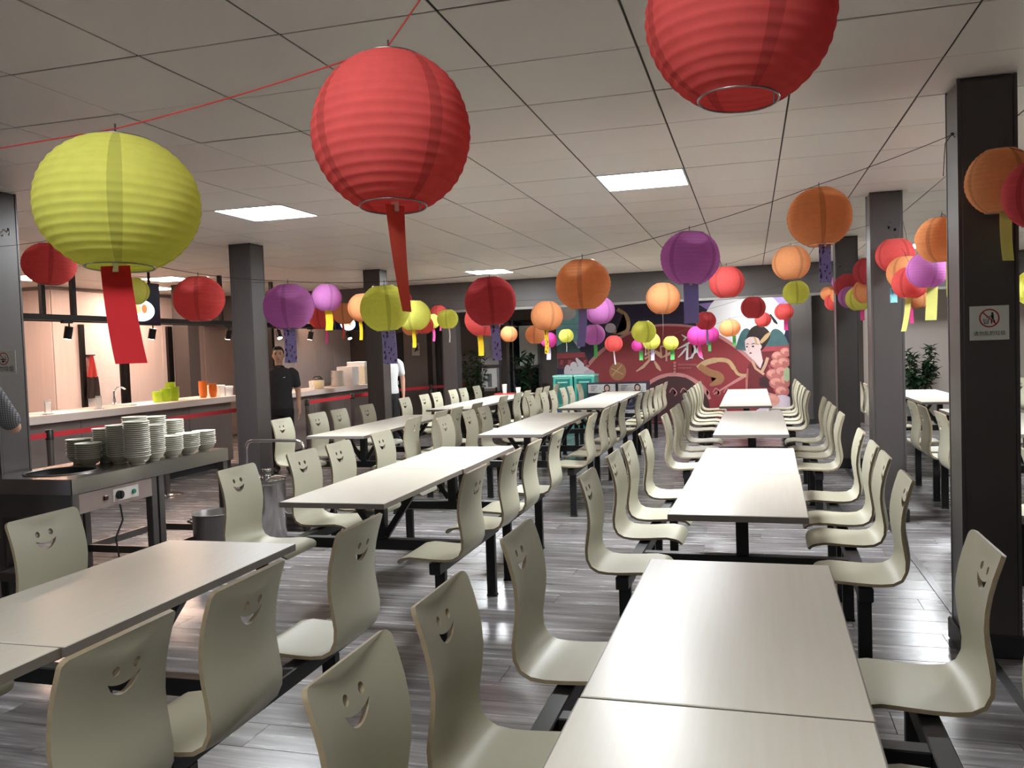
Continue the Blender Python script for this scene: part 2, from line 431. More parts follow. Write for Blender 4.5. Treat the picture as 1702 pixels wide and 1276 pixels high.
def prof_at(s):
    s = min(max(s, 0), S_END)
    for i in range(len(ARC)-1):
        if ARC[i+1] >= s:
            t = (s-ARC[i])/(ARC[i+1]-ARC[i]); a = CURVE[i]; b = CURVE[i+1]
            e = 1e-9; du = b[0]-a[0]; dz = b[1]-a[1]; l = sqrt(du*du+dz*dz)+e
            return a[0]+(b[0]-a[0])*t, a[1]+dz*t, -dz/l, du/l
def s_of_z(z):
    best = min(((abs(c[1]-z), ARC[i]) for i, c in enumerate(CURVE) if c[0] > .66 and c[1] > .56)); return best[1]

def chair_mesh():
    W = 0.18
    out = []
    def arc(cx, cy, r, a0, a1, n=5): return [(cx+r*cos(a0+(a1-a0)*i/n), cy+r*sin(a0+(a1-a0)*i/n)) for i in range(n+1)]
    r1, r2 = 0.045, 0.021
    outline = arc(-W+r1, r1, r1, pi, 1.5*pi) + arc(W-r1, r1, r1, 1.5*pi, 2*pi)
    ns_ = 16
    outline += [(W, r1+(S_END-r1-r2)*i/ns_) for i in range(1, ns_)]
    outline += arc(W-r2, S_END-r2, r2, 0, pi/2) + arc(-W+r2, S_END-r2, r2, pi/2, pi)
    outline += [(-W, S_END-r2-(S_END-r1-r2)*i/ns_) for i in range(1, ns_)]
    se, sm = s_of_z(.826), s_of_z(.792)
    holes = []
    for ex in (-.033, .033): holes.append([(ex+.0115*cos(2*pi*i/12), se+.0125*sin(2*pi*i/12)) for i in range(12)])
    top = [(.053*(-1+2*i/10), sm-.014*(1-(-1+2*i/10)**2)) for i in range(11)]
    bot = [(.053*(1-2*i/10), sm-.040*(1-(1-2*i/10)**2)**0.75) for i in range(1, 10)]
    holes.append(top+bot)
    verts = [Vector(p) for p in outline]; edges = [(i, (i+1) % len(outline)) for i in range(len(outline))]
    for h in holes:
        k = len(verts); verts += [Vector(p) for p in h]; edges += [(k+i, k+(i+1) % len(h)) for i in range(len(h))]
    s = 0.02
    def inpoly(p, P):
        c = False; n = len(P)
        for i in range(n):
            a, b = P[i], P[i-1]
            if (a[1] > p[1]) != (b[1] > p[1]) and p[0] < (b[0]-a[0])*(p[1]-a[1])/(b[1]-a[1])+a[0]: c = not c
        return c
    def dist(p): return min((p[0]-q[0])**2+(p[1]-q[1])**2 for q in [tuple(v) for v in verts])
    grid = []
    while s < S_END-.01:
        step = 0.016 if 0.24 < s < 0.46 or s < .07 else 0.03
        for t in (-.145, -.11, -.072, -.036, 0, .036, .072, .11, .145):
            p = (t, s)
            if dist(p) > .007**2 and not any(inpoly(p, h) for h in holes): grid.append(Vector(p))
        s += step
    res = delaunay_2d_cdt(verts+grid, edges, [], 1, 1e-6)
    V, T = res[0], res[2]
    tris = []
    for t in T:
        c = (sum(V[i][0] for i in t)/3, sum(V[i][1] for i in t)/3)
        if inpoly(c, outline) and not any(inpoly(c, h) for h in holes): tris.append(tuple(t))
    TH = 0.0125
    bm = bmesh.new(); A = []; Bk = []
    for v in V:
        t, s = v; u, z, nu, nz = prof_at(s)
        k = min(max((s-.30)/.18, 0), 1); k = k*k*(3-2*k)
        wsc = 1.0 - 0.018*math.exp(-((s-.50)/.09)**2)
        dish = (t/W)**2
        u2 = u - 0.026*k*dish; z2 = z + 0.006*(1-k)*dish*(1 if s > .05 else .3)
        A.append(bm.verts.new((u2+nu*TH/2, t*wsc, z2+nz*TH/2))); Bk.append(bm.verts.new((u2-nu*TH/2, t*wsc, z2-nz*TH/2)))
    cnt = {}
    for t in tris:
        f = bm.faces.new([A[i] for i in t]); f.smooth = True
        f = bm.faces.new([Bk[i] for i in reversed(t)]); f.smooth = True
        for a, b in ((0, 1), (1, 2), (2, 0)):
            k = (min(t[a], t[b]), max(t[a], t[b])); cnt[k] = cnt.get(k, 0)+1
    for (a, b), n in cnt.items():
        if n == 1:
            f = bm.faces.new((A[a], A[b], Bk[b], Bk[a])); f.material_index = 1; f.smooth = True
    bmesh.ops.delete(bm, geom=[v for v in bm.verts if not v.link_faces], context='VERTS')
    return mesh_of(bm, 'chair', [M_SHELL, M_PLYEDGE], 45)
CHAIR_ME = chair_mesh()

HW, HL = 0.295, 0.5985
def tops():
    b = bmesh.new(); bbox(b, -HW+.002, HW-.002, -HL+.002, HL-.002, .7235, .7505, .0025); me1 = mesh_of(b, 'tabletop', M_TOP, 0)
    b = bmesh.new()
    z0, z1 = .7225, .7485
    box(b, -HW, -HW+.0025, -HL, HL, z0, z1); box(b, HW-.0025, HW, -HL, HL, z0, z1)
    box(b, -HW+.0025, HW-.0025, -HL, -HL+.0025, z0, z1); box(b, -HW+.0025, HW-.0025, HL-.0025, HL, z0, z1)
    return me1, mesh_of(b, 'edging', M_EDGE, 0)
TOP_ME, EDGE_ME = tops()
def mk(fn, name, m=None): b = bmesh.new(); fn(b); return mesh_of(b, name, m or M_FRAMEMETAL, 0)
POST_ME = mk(lambda b: (bbox(b, -.03, .03, -.03, .03, .436, .716, .004)), 'post')
PLATE_ME = mk(lambda b: (bbox(b, -.20, .20, -.025, .025, .712, .7235, .002), bbox(b, -.025, .025, -.40, .40, .7145, .7233, .002)), 'mounting_plate')
BRACE_ME = mk(lambda b: bar(b, (.03, 0, .455), (.205, 0, .705), .035, .035, (0, 1, 0)), 'brace')
BRACE2_ME = mk(lambda b: bar(b, (-.03, 0, .455), (-.205, 0, .705), .035, .035, (0, 1, 0)), 'brace')
CROSS_ME = mk(lambda b: bbox(b, -.49, .49, -.03, .03, .375, .436, .004), 'cross_beam')
SBEAM_ME = mk(lambda b: bbox(b, -.03, .03, -.52, .52, .378, .437, .004), 'seat_beam')
LEG_ME = mk(lambda b: bbox(b, -.028, .028, -.02, .02, 0.004, .379, .003), 'leg')
FOOT_ME = mk(lambda b: bbox(b, -.031, .031, -.023, .023, 0.0005, .012, .002), 'foot_cap', mat('rubber', (14, 14, 14), .8))
BRK_ME = mk(lambda b: (bbox(b, -.05, .05, -.06, .06, .436, .4455, .002), bbox(b, -.028, .028, -.045, -.03, .437, .4455, .001)), 'seat_bracket')

def canteen_table(cx, cy, label, rz=0.0, braces=True):
    t = thing('canteen_table', label, 'dining table', (cx, cy, 0), radians(rz), group='four-seat canteen tables with fixed seats')
    o = obj('tabletop', TOP_ME, parent=t); obj('edging', EDGE_ME, parent=o)
    obj('post', POST_ME, parent=t); obj('mounting_plate', PLATE_ME, parent=t); obj('cross_beam', CROSS_ME, parent=t)
    if braces: obj('brace', BRACE_ME, parent=t); obj('brace', BRACE2_ME, parent=t)
    for s in (-1, 1):
        obj('seat_beam', SBEAM_ME, parent=t, loc=(s*.52, 0, 0))
        for k in (-1, 1):
            l = obj('leg', LEG_ME, parent=t, loc=(s*.52, k*.43, 0)); obj('foot_cap', FOOT_ME, parent=l)
            ch = obj('chair', CHAIR_ME, parent=t, loc=(0, k*.355, 0), rz=0 if s > 0 else pi)
            obj('seat_bracket', BRK_ME, parent=ch, loc=(.52, 0, 0))
    return t
TABLES = [
 # right-hand row
 (-.085, 1.150, -0.7, 'canteen table at the bottom edge right of centre, nearest the camera'),
 (-.068, 2.352, -0.7, 'right foreground canteen table just beyond the nearest tabletop joint'),
 (-.062, 4.335, -1.3, 'second table of the right row, its dark-edged near end under the bright panel'),
 (-.038, 5.535, -1.3, 'right-row canteen table joined to the far end of the brightest tabletop'),
 (-.012, 7.62, -0.6, 'third-rank right-row table, near half, with black plate under its edge'),
 (-.0, 8.82, -0.6, 'third-rank right-row table, far half, left of the third right column'),
 (-.075, 10.72, 0, 'right-row table at the start of the farthest rank'),
 (-.075, 11.92, 0, 'next to last right-row table before the painted lady'),
 (-.07, 13.12, 0, 'right-row table standing right under the far beam before the mural'),
 # middle row
 (-2.075, 1.205, 0.3, 'canteen table cut by the left bottom corner of the picture'),
 (-2.07, 2.405, 0.3, 'left foreground canteen table with two chair backs turned to the viewer'),
 (-2.075, 4.46, 0, 'middle-row canteen table beside the steel bin, near half'),
 (-2.07, 5.66, 0.2, 'middle-row canteen table beside the steel bin, far half'),
 (-2.06, 7.74, 0, 'third-rank middle-row canteen table, near half with a joint line across'),
 (-2.055, 8.94, 0, 'third-rank middle-row canteen table, far half'),
 (-2.03, 10.80, 0, 'middle-row canteen table nearest the teal bins, near half'),
 (-2.02, 12.00, 0, 'middle-row canteen table in the farthest rank, middle unit'),
 (-2.01, 13.20, 0, 'middle-row table end right in front of the printed cartons'),
 # left row by the counter
 (-3.74, 7.70, 0, 'left-row canteen table in front of the person in dark polo'),
 (-3.74, 8.90, 0, 'left-row canteen table, far half, in front of the second counter'),
 (-3.80, 10.90, 0, 'left-row canteen table beyond the counter column, near half'),
 (-3.80, 12.10, 0, 'left-row canteen table beyond the counter column, middle unit'),
 (-3.80, 13.30, 0, 'left-row canteen table carrying the red tray with two cups'),
 # right of the dark columns
 (2.05, 3.95, 0, 'canteen table at the right edge, hidden behind the large column, near half'),
 (2.05, 5.15, 0, 'canteen table behind the large column, far half with one smiling chair peeking out'),
 (2.10, 7.55, 0, 'canteen table between the first two right columns, near half'),
 (2.10, 8.75, 0, 'canteen table between the first two right columns, far half'),
 (2.12, 10.92, 0, 'bright canteen table before the right-hand potted shrub, near half'),
 (2.12, 12.12, 0, 'bright canteen table before the right-hand potted shrub, far half'),
 (4.10, 10.92, 0, 'canteen table nearest the right wall, near half'),
 (4.10, 12.12, 0, 'canteen table nearest the right wall, far half'),
]
for x, y, rz, lb in TABLES: canteen_table(x, y, lb, rz, not -.2 < x < .1)
# ================================================================== PAPER LANTERNS ON STRINGS
PAPER = {'red': paper_mat('red_paper', (231, 102, 100)), 'yellow': paper_mat('yellow_paper', (232, 231, 118)), 'orange': paper_mat('orange_paper', (240, 170, 118)),
         'purple': paper_mat('purple_paper', (204, 130, 194)), 'pink': paper_mat('pink_paper', (226, 88, 176)), 'crimson': paper_mat('shaded_red_paper', (206, 86, 92))}  # last paper is the red one again, shade put into its colour
def ink_mat(name, rgb, ink=(52, 44, 66)):
    m = paper_mat(name, rgb, seams=False, trans=0.3); nt = m.node_tree; N = nt.nodes; L = nt.links
    tc = N.new('ShaderNodeTexCoord'); mp = N.new('ShaderNodeMapping'); mp.inputs['Scale'].default_value = (70, 1, 42); L.new(tc.outputs['Object'], mp.inputs[0])
    v = N.new('ShaderNodeTexNoise'); v.inputs['Scale'].default_value = 1.0; v.inputs['Detail'].default_value = 1.5; L.new(mp.outputs[0], v.inputs['Vector'])
    gt = N.new('ShaderNodeMath'); gt.operation = 'GREATER_THAN'; gt.inputs[1].default_value = 0.6; L.new(v.outputs['Fac'], gt.inputs[0])
    for d in [n for n in N if n.type in ('BSDF_DIFFUSE', 'BSDF_TRANSLUCENT')]:
        src = d.inputs[0].links[0].from_socket
        mx = N.new('ShaderNodeMix'); mx.data_type = 'RGBA'; L.new(gt.outputs[0], mx.inputs[0]); L.new(src, mx.inputs[6]); mx.inputs[7].default_value = lin(ink); L.new(mx.outputs[2], d.inputs[0])
    return m
TAGS = {'lavender': paper_mat('lavender_tag', (164, 152, 196), False, .3), 'violet_print': ink_mat('violet_printed_tag', (170, 158, 200), (88, 78, 114)), 'yellow': paper_mat('yellow_tag', (240, 208, 60), False, .3),
        'yellow_print': ink_mat('yellow_printed_tag', (222, 190, 66), (96, 76, 40)), 'pale': paper_mat('pale_yellow_tag', (226, 224, 138), False, .3), 'red': paper_mat('red_tag', (214, 60, 66), False, .3),
        'salmon': paper_mat('salmon_tag', (232, 104, 88), False, .3), 'white': paper_mat('white_tag', (226, 220, 226), False, .3), 'green': paper_mat('green_tag', (110, 196, 116), False, .3),
        'pink': paper_mat('pink_tag', (234, 92, 160), False, .3), 'lilac': paper_mat('lilac_tag', (214, 200, 236), False, .3), 'cyan': ink_mat('cyan_tag', (156, 220, 232), (120, 170, 190))}
M_WIRE = mat('lantern_wire', (150, 150, 150), .35, metal=.9)
M_TAPE = mat('tape', (225, 220, 205), .4)
M_THREAD = mat('dark_thread', (60, 52, 48), .8); M_REDTHREAD = mat('red_thread', (176, 58, 52), .8)

def shade_mesh(ribs, per, around, tilt=0.0):
    rnd = random.Random(ribs*31+around)
    t0 = math.asin(0.42); bm = bmesh.new(); prof = []
    n = ribs*per
    for i in range(n+1):
        th = t0+(pi-2*t0)*i/n; fr = (i % per)/per
        r = .5*(1-0.011*sin(pi*fr))
        prof.append((r*sin(th), -r*cos(th)))
    lathe(bm, prof, around)
    if around > 30:
        for v in bm.verts:
            a = atan2(v.co.y, v.co.x); k = 1+0.006*sin(3*a+v.co.z*9)+0.004*sin(7*a-v.co.z*15)
            v.co = Vector((v.co.x*k, v.co.y*k, v.co.z))
    return mesh_of(bm, 'shade', PAPER['red'], 0)
SH_BIG = shade_mesh(17, 6, 64); SH_MID = shade_mesh(15, 4, 40); SH_SMALL = shade_mesh(12, 2, 24)
def wire_mesh(n):
    bm = bmesh.new(); z = .5*cos(math.asin(.42)); r = .21
    for s in (-1, 1): tube(bm, [(r*cos(2*pi*i/n), r*sin(2*pi*i/n), s*z) for i in range(n)], .006, 5, closed=True)
    tube(bm, [(-.2, 0, z), (-.1, 0, z-.06), (0, 0, z+.03), (.1, 0, z-.06), (.2, 0, z)], .005, 4)
    tube(bm, [(.2, 0, z), (.21, 0, .25), (.21, 0, -.25), (.2, 0, -z)], .005, 4); tube(bm, [(-.2, 0, z), (-.21, 0, .25), (-.21, 0, -.25), (-.2, 0, -z)], .005, 4)
    return mesh_of(bm, 'wire_frame', M_WIRE, 0)
W_BIG, W_SMALL = wire_mesh(28), wire_mesh(12)

def tag_mesh(w, l, ang0, ang1, sway, curl, m):
    """hanging paper strip: width direction turns from ang0 to ang1 on the way down"""
    bm = bmesh.new(); n = 10; rows = []
    for i in range(n+1):
        t = i/n; a = ang0+(ang1-ang0)*t
        c = Vector((sway*t*t, curl*sin(pi*t), -l*t)); d = Vector((cos(a), sin(a), 0))*(w/2)
        rows.append((c-d, c+d))
    nrm = 0.0006
    for side in (1, -1):
        vs = [[bm.verts.new(p+Vector((0, side*nrm, 0))) for p in r_] for r_ in rows]
        for i in range(n):
            f = bm.faces.new((vs[i][0], vs[i][1], vs[i+1][1], vs[i+1][0])); f.smooth = True
    return mesh_of(bm, 'tag', m, 0)

LOW = .5*cos(math.asin(.42))
def lantern(px, py, d, Y, color, label, tagspec=None, flat=.95, group=None, turn=0.0):
    c = at_y(px, py, Y); D = d*depth(c)/F_PX
    t = thing('paper_lantern', label, 'lantern', c, 0, group)
    big = d > 150; mid = d > 60
    o = obj('shade', SH_BIG if big else SH_MID if mid else SH_SMALL, parent=t, scale=(D, D, D*flat), rot=(radians(random.uniform(-4, 4)), radians(random.uniform(-4, 4)), turn+random.uniform(0, 1)))
    o.material_slots[0].link = 'OBJECT'; o.material_slots[0].material = PAPER[color]
    obj('wire_frame', W_BIG if big else W_SMALL, parent=t, scale=(D, D, D*flat), rot=tuple(o.rotation_euler))
    obj('hanger', B(tube, [(0, 0, LOW*D*flat-.012*D), (0, 0, LOW*D*flat+.034)], .0018, 5), M_THREAD, parent=t)
    if tagspec:
        col, wpx, lpx, a0, a1, swpx, dxpx = tagspec
        k = depth(c)/F_PX
        sc = abs(cos(a0))*.5+abs(cos(a1))*.5
        me = tag_mesh(wpx*k/max(sc, .25), lpx*k, a0+YAW, a1+YAW, swpx*k, .01*k*F_PX/5, TAGS[col])
        tg = obj('tag', me, parent=t, loc=(dxpx*k*cos(YAW), dxpx*k*sin(YAW)-.003, -LOW*D*flat+.004))
        if wpx > 14:
            obj('tape', B(bbox, -.007, .007, -.0015, .0015, -.012, .006, .0006), M_TAPE, parent=tg)
    return c, D*flat

ROWS = {}
def row(key, Y, group, items):
    tops_ = []
    for it in items:
        c, D = lantern(it[0], it[1], it[2], it[6] if len(it) > 6 and it[6] else Y, it[3], it[4], it[5], group=group, flat=it[7] if len(it) > 7 else .95)
        tops_.append(c+Vector((0, 0, LOW*D+.024)))
    ROWS[key] = tops_
H = pi/2
G1, G2, G3, G4, G5 = 'large lanterns of the nearest string', 'lanterns on the second string', 'lanterns on the third string', 'lanterns on the fourth string', 'lanterns on the farthest string'
row('A', 1.43, G1, [
 (198, 340, 259, 'yellow', 'large yellow paper lantern at upper left with a red tag', ('red', 47, 163, 0, .35, 22, -10), None, .89),
 (651, 222, 263, 'red', 'large red paper lantern left of centre with a thin salmon strip', ('salmon', 18, 178, .9, 1.35, 14, 2), None, 1.02),
 (1230, 25, 311, 'red', 'largest red paper lantern cut off by the top edge', None, None, 1.0)])
row('B', 4.45, G2, [
 (82, 439, 84, 'red', 'red paper lantern partly behind the large yellow one at left', None, None, .86),
 (331, 497, 83, 'red', 'red paper lantern in front of the kitchen, left of the grey column', None, None, .94),
 (480, 510, 84, 'purple', 'purple paper lantern right of the grey column with printed violet tag', ('violet_print', 20, 58, 0, .05, 1, -1), None, .94),
 (640, 512, 83, 'yellow', 'yellow paper lantern under the thin salmon strip, with printed violet tag', ('violet_print', 23, 57, .1, .1, 2, 4), None, .98),
 (815, 501, 86, 'crimson', 'dark red paper lantern below the far ceiling light, printed violet tag', ('violet_print', 15, 60, .3, .3, 3, 6), None, 1.0),
 (969, 473, 92, 'orange', 'orange paper lantern in the centre with plain lavender tag', ('lavender', 14, 64, 0, .1, -5, -2), None, .96),
 (1147, 429, 98, 'purple', 'large purple paper lantern right of centre with wide lavender tag', ('lavender', 25, 67, 0, 0, 0, 0), None, .95),
 (1362, 361, 104, 'orange', 'orange paper lantern left of the large column with printed violet tag', ('violet_print', 21, 64, .1, .1, 0, 8), None, .97)])
row('C', 7.5, G3, [
 (222, 484, 50, 'yellow', 'small yellow lantern half hidden behind the red tag', None),
 (543, 495, 50, 'purple', 'small bright purple lantern with a yellow tag, beside the larger purple one', ('yellow', 12, 33, 0, 0, 0, 2)),
 (604, 511, 52, 'orange', 'orange lantern left behind the yellow one with printed tag', ('yellow', 5, 32, .4, .4, 0, -6)),
 (688, 524, 56, 'yellow', 'yellow lantern right behind the larger yellow one, with yellow tag', ('yellow', 6, 30, 0, 0, 1, -2)),
 (803, 531, 62, 'red', 'red lantern peeking out below the dark red one, with yellow tag', ('yellow', 9, 34, 0, 0, 1, -6)),
 (909, 525, 54, 'orange', 'medium orange lantern left of the central orange one, printed yellow tag', ('yellow_print', 7, 40, 0, 0, 0, -2)),
 (997, 516, 50, 'purple', 'ribbed purple lantern tucked under the central orange one', None),
 (1102, 496, 57, 'orange', 'plain orange lantern left of the wide lavender tag with thin white strip', ('white', 2, 66, 1.3, 1.4, -3, -1)),
 (1208, 469, 58, 'red', 'red lantern right of the large purple one', None),
 (1315, 437, 62, 'orange', 'smaller orange lantern below the orange one near the large column', None)])
row('D', 10.6, G4, [
 (535, 527, 44, 'red', 'red lantern between the purple ones before the hanging screen', ('pink', 3, 25, .8, .8, 0, 6)),
 (572, 521, 38, 'orange', 'small orange lantern right of the yellow-tagged purple one', ('salmon', 3, 26, .8, .8, 0, -3)),
 (668, 498, 34, 'crimson', 'dark red lantern mostly hidden behind the yellow one', None),
 (684, 543, 32, 'orange', 'small orange lantern under the yellow pair', None),
 (705, 540, 32, 'red', 'small red lantern under the yellow pair', None),
 (744, 530, 36, 'yellow', 'olive yellow lantern before the far left column with thin strip', ('white', 2, 24, .9, .9, 0, 2)),
 (890, 556, 34, 'orange', 'dull orange lantern below the medium orange one', None),
 (987, 556, 38, 'purple', 'deep purple lantern right of the plain lavender tag', ('green', 6, 22, .2, .2, 0, 2)),
 (1070, 551, 41, 'yellow', 'olive yellow lantern in front of the mural fan', ('white', 1.5, 22, 1.2, 1.2, 0, 2)),
 (1173, 533, 34, 'crimson', 'dark red lantern under the wide lavender tag', ('lavender', 4, 26, .4, .4, 0, 2)),
 (1252, 511, 41, 'crimson', 'dark red lantern against the bright part of the mural', None),
 (1323, 486, 43, 'yellow', 'olive yellow lantern below the smaller orange one at right', None)])
row('E', 13.2, G5, [
 (718, 534, 27, 'yellow', 'tiny bright yellow lantern left of the olive one', ('pink', 4, 22, .3, .3, 0, 2), 12.6),
 (729, 521, 30, 'red', 'tiny red lantern behind the olive yellow one', ('pink', 3, 16, .3, .3, 0, 2)),
 (846, 555, 29, 'orange', 'tiny glowing orange lantern right of the dark red one', None),
 (912, 565, 28, 'pink', 'tiny pink lantern behind the dull orange one with lilac tag', ('lilac', 7, 21, 0, 0, 0, -1)),
 (941, 558, 25, 'yellow', 'tiny bright yellow lantern left of the plain lavender tag', ('white', 1.5, 16, 1, 1, 0, 0)),
 (1020, 571, 30, 'red', 'tiny bright red lantern before the mural with curved white strip', ('white', 2.5, 22, .6, .6, 2, 0)),
 (1060, 574, 21, 'pink', 'tiny purple-pink lantern below the olive one, green tag', ('green', 6, 16, 0, 0, 0, 5)),
 (1082, 567, 31, 'yellow', 'bright yellow lantern below the olive one with lilac tag', ('lilac', 6, 19, 0, 0, 0, 2)),
 (1115, 570, 26, 'yellow', 'tiny yellow lantern beside the calligraphy with green tag', ('green', 7, 17, .2, .2, 0, 2)),
 (1160, 558, 36, 'pink', 'left one of two pink lanterns under the dark red one', ('pink', 6, 20, .3, .1, 2, 2)),
 (1181, 556, 28, 'pink', 'right one of two pink lanterns under the dark red one, green tag', ('green', 5, 16, 0, 0, 0, -2), 13.65),
 (1213, 545, 35, 'orange', 'small orange lantern left of the painted lady with green tag', ('green', 6, 17, .2, .2, 0, 7), None, .85),
 (1268, 531, 27, 'red', 'tiny red lantern above the painted lady hair', None),
 (1303, 518, 31, 'red', 'tiny red lantern at the mural right edge with pink tag', ('pink', 7, 18, 0, 0, 0, 3))])
G6 = 'lanterns hung right of the columns'
row('F', 4.9, G6, [
 (1663, 301, 108, 'orange', 'large orange lantern in front of the dark column with pale yellow tag', ('pale', 22, 82, .1, .2, 3, 8), 4.15, 1.05),
 (1728, 322, 112, 'crimson', 'dark red lantern cut off by the right edge', None, 3.9, 1.05)])
row('Fb', 5.4, G6, [
 (1566, 398, 84, 'orange', 'orange lantern half hidden behind the large column', ('pale', 5, 60, .3, .3, 0, 8)),
 (1722, 478, 66, 'yellow', 'yellow lantern cut off by the right edge behind the column', None)])
row('Fc', 7.15, G6, [
 (1488, 424, 62, 'red', 'red lantern in front of the second right column', None),
 (1505, 453, 60, 'orange', 'orange lantern in the cluster beside the second column, cyan tag', ('cyan', 12, 24, 0, 0, 0, -20), 6.95),
 (1513, 470, 58, 'red', 'red lantern under the purple one beside the second column', ('pale', 11, 56, .2, .4, -8, -4), 6.62),
 (1541, 449, 65, 'purple', 'bright purple lantern between the two nearest right columns', ('pale', 20, 56, .1, .1, -3, 8), 6.25),
 (1527, 497, 34, 'orange', 'small orange lantern glowing behind the pale tags', ('pink', 7, 26, .1, .1, 0, -12), 7.6)])
row('Fd', 10.1, G6, [
 (1410, 476, 46, 'crimson', 'dark red lantern in front of the third right column', None),
 (1414, 494, 40, 'purple', 'dull purple lantern in front of the third right column', None, 9.9),
 (1428, 496, 44, 'yellow', 'yellow lantern in front of the third right column with pink tag', ('pink', 7, 18, 0, 0, 0, 5), 9.7),
 (1440, 484, 44, 'orange', 'brown-orange lantern left of the second right column', None, 9.4),
 (1444, 450, 50, 'crimson', 'dark red lantern directly left of the second right column', None, 9.2)])
row('Fe', 13.0, G6, [
 (1377, 488, 26, 'orange', 'left tiny orange lantern beside the pilaster', ('cyan', 6, 14, 0, 0, 0, 2)),
 (1386, 502, 30, 'red', 'tiny red lantern between two orange ones beside the pilaster', ('white', 4, 26, .2, .2, 0, 2), 12.8),
 (1395, 492, 28, 'orange', 'right tiny orange lantern beside the third right column', None, 12.6),
 (1394, 468, 24, 'purple', 'tiny purple lantern above the orange ones beside the third column', None, 12.9)])

def string(name, pts, m, label, r=.0016):
    P = [Vector(p) for p in pts]; out = []
    for a, b in zip(P, P[1:]):
        n = 6; s = (b-a).length*.012
        for i in range(n): t = i/n; out.append(a.lerp(b, t)-Vector((0, 0, s*4*t*(1-t))))
    out.append(P[-1])
    return obj(name, B(tube, out, r, 5), m, label=label, cat='string')
A = ROWS['A']
string('lantern_string', [(-4.72, 1.43, 1.98)]+A[:2]+[(-.4, 1.43, 2.30), A[2], (.95, 1.43, 2.52)], M_REDTHREAD, 'thin red string carrying the three large lanterns')
Bp = ROWS['B']
string('lantern_string', [(-4.73, 4.42, 2.28)]+Bp+[(.925, 4.36, 2.42)], M_THREAD, 'dark string tied to the large column carrying the second lantern row')
tube_bm = bmesh.new(); kn = Vector((.915, 4.36, 2.42)); ellipsoid(tube_bm, kn, .008, .008, .008, 8, 6)
tube(tube_bm, [kn, kn+Vector((-.03, 0, -.04)), kn+Vector((-.035, 0, -.11)), kn+Vector((-.04, 0, -.19))], .0018, 5)
tube(tube_bm, [kn, kn+Vector((.012, 0, -.02)), kn+Vector((.012, .05, -.03))], .0018, 5)
obj('string_knot', tube_bm, M_THREAD, label='dark knot with dangling end tied at the large column', cat='string')
string('lantern_string', [(-4.8, 7.5, 2.3)]+ROWS['C']+[(.95, 7.4, 2.4)], M_THREAD, 'dark string of the third lantern row', .0014)
string('lantern_string', [(-4.84, 10.66, 2.1)]+ROWS['D']+[(.96, 10.4, 2.35)], M_THREAD, 'dark string of the fourth lantern row', .0014)
string('lantern_string', [(-4.845, 13.70, 2.1)]+ROWS['E']+[(.95, 13.578, 2.25)], M_THREAD, 'dark string of the farthest lantern row before the mural', .0014)
string('lantern_string', [(1.17, 4.42, 2.42)]+sorted(ROWS['F'], key=lambda p: p.x)+[(2.2, 3.9, 2.6)], M_THREAD, 'dark string right of the large column holding the orange lantern', .0014)
string('lantern_string', [(1.18, 7.4, 2.45)]+sorted(ROWS['Fc']+ROWS['Fb'], key=lambda p: -p.y)+[(2.6, 4.9, 2.5)], M_THREAD, 'dark string of the lantern cluster beside the second right column', .0014)
string('lantern_string', [(.98, 13.2, 2.2)]+ROWS['Fe']+sorted(ROWS['Fd'], key=lambda p: -p.y)+[(1.1, 7.62, 2.4)], M_THREAD, 'dark string of the lanterns before the third right column', .0014)
# ================================================================== SERVING SIDE
M_STEEL = mat('stainless_steel', (190, 186, 184), .2, metal=.95, var=.05, scale=5, stretch=(1, 14, 1))
M_STEELD = mat('dull_steel', (120, 116, 114), .4, metal=.85, var=.08, scale=4)
M_CHROME = mat('chrome', (205, 205, 208), .1, metal=1.0, var=.01)
M_BLACKP = mat('black_plastic', (18, 18, 18), .45)
# ---- steel dish-warming table with round well
cart = thing('warming_table', 'long stainless steel warming table loaded with stacks of bowls at left', 'serving table', (0, 0, 0))
X0, X1, Y0, Y1, YM, ZT = -4.70, -3.99, 4.19, 5.80, 4.97, .80
HC, HR = (-4.36, 4.50), .215
bm = bmesh.new(); n = 32
circ = [bm.verts.new((HC[0]+HR*cos(2*pi*i/n), HC[1]+HR*sin(2*pi*i/n), ZT)) for i in range(n)]
def sq(i):
    a = 2*pi*i/n; c, s = cos(a), sin(a); tx = (X1-HC[0])/c if c > 1e-6 else (X0-HC[0])/c if c < -1e-6 else 1e9; ty = (YM-HC[1])/s if s > 1e-6 else (Y0-HC[1])/s if s < -1e-6 else 1e9
    t = min(tx, ty); return (HC[0]+t*c, HC[1]+t*s, ZT)
outer = [bm.verts.new(sq(i)) for i in range(n)]
for i in range(n): bm.faces.new((circ[i], circ[(i+1) % n], outer[(i+1) % n], outer[i]))
for cx_, cy_ in ((X0, Y0), (X1, Y0), (X0, YM), (X1, YM)):
    c = bm.verts.new((cx_, cy_, ZT)); k = min(range(n), key=lambda i: (outer[i].co-c.co).length)
    o1 = sorted(range(n), key=lambda i: (outer[i].co-c.co).length)[:2]; 
    if (outer[o1[0]].co-outer[o1[1]].co).length > 1e-6: bm.faces.new((outer[o1[0]], outer[o1[1]], c))
poly(bm, [(X0, YM, ZT), (X1, YM, ZT), (X1, Y1, ZT), (X0, Y1, ZT)])
for a in ((X0, X0+.004, Y0, Y1), (X1-.004, X1, Y0, Y1), (X0, X1, Y0, Y0+.004), (X0, X1, Y1-.004, Y1)): box(bm, a[0], a[1], a[2], a[3], ZT-.095, ZT)
obj('top', bm, M_STEEL, cart)
obj('well', B(lathe, [(HR, 0), (HR*.98, -.05), (HR*.8, -.13), (HR*.3, -.16), (0, -.162)], 32, (HC[0], HC[1], ZT)), mat('black_well', (16, 15, 15), .5), cart)
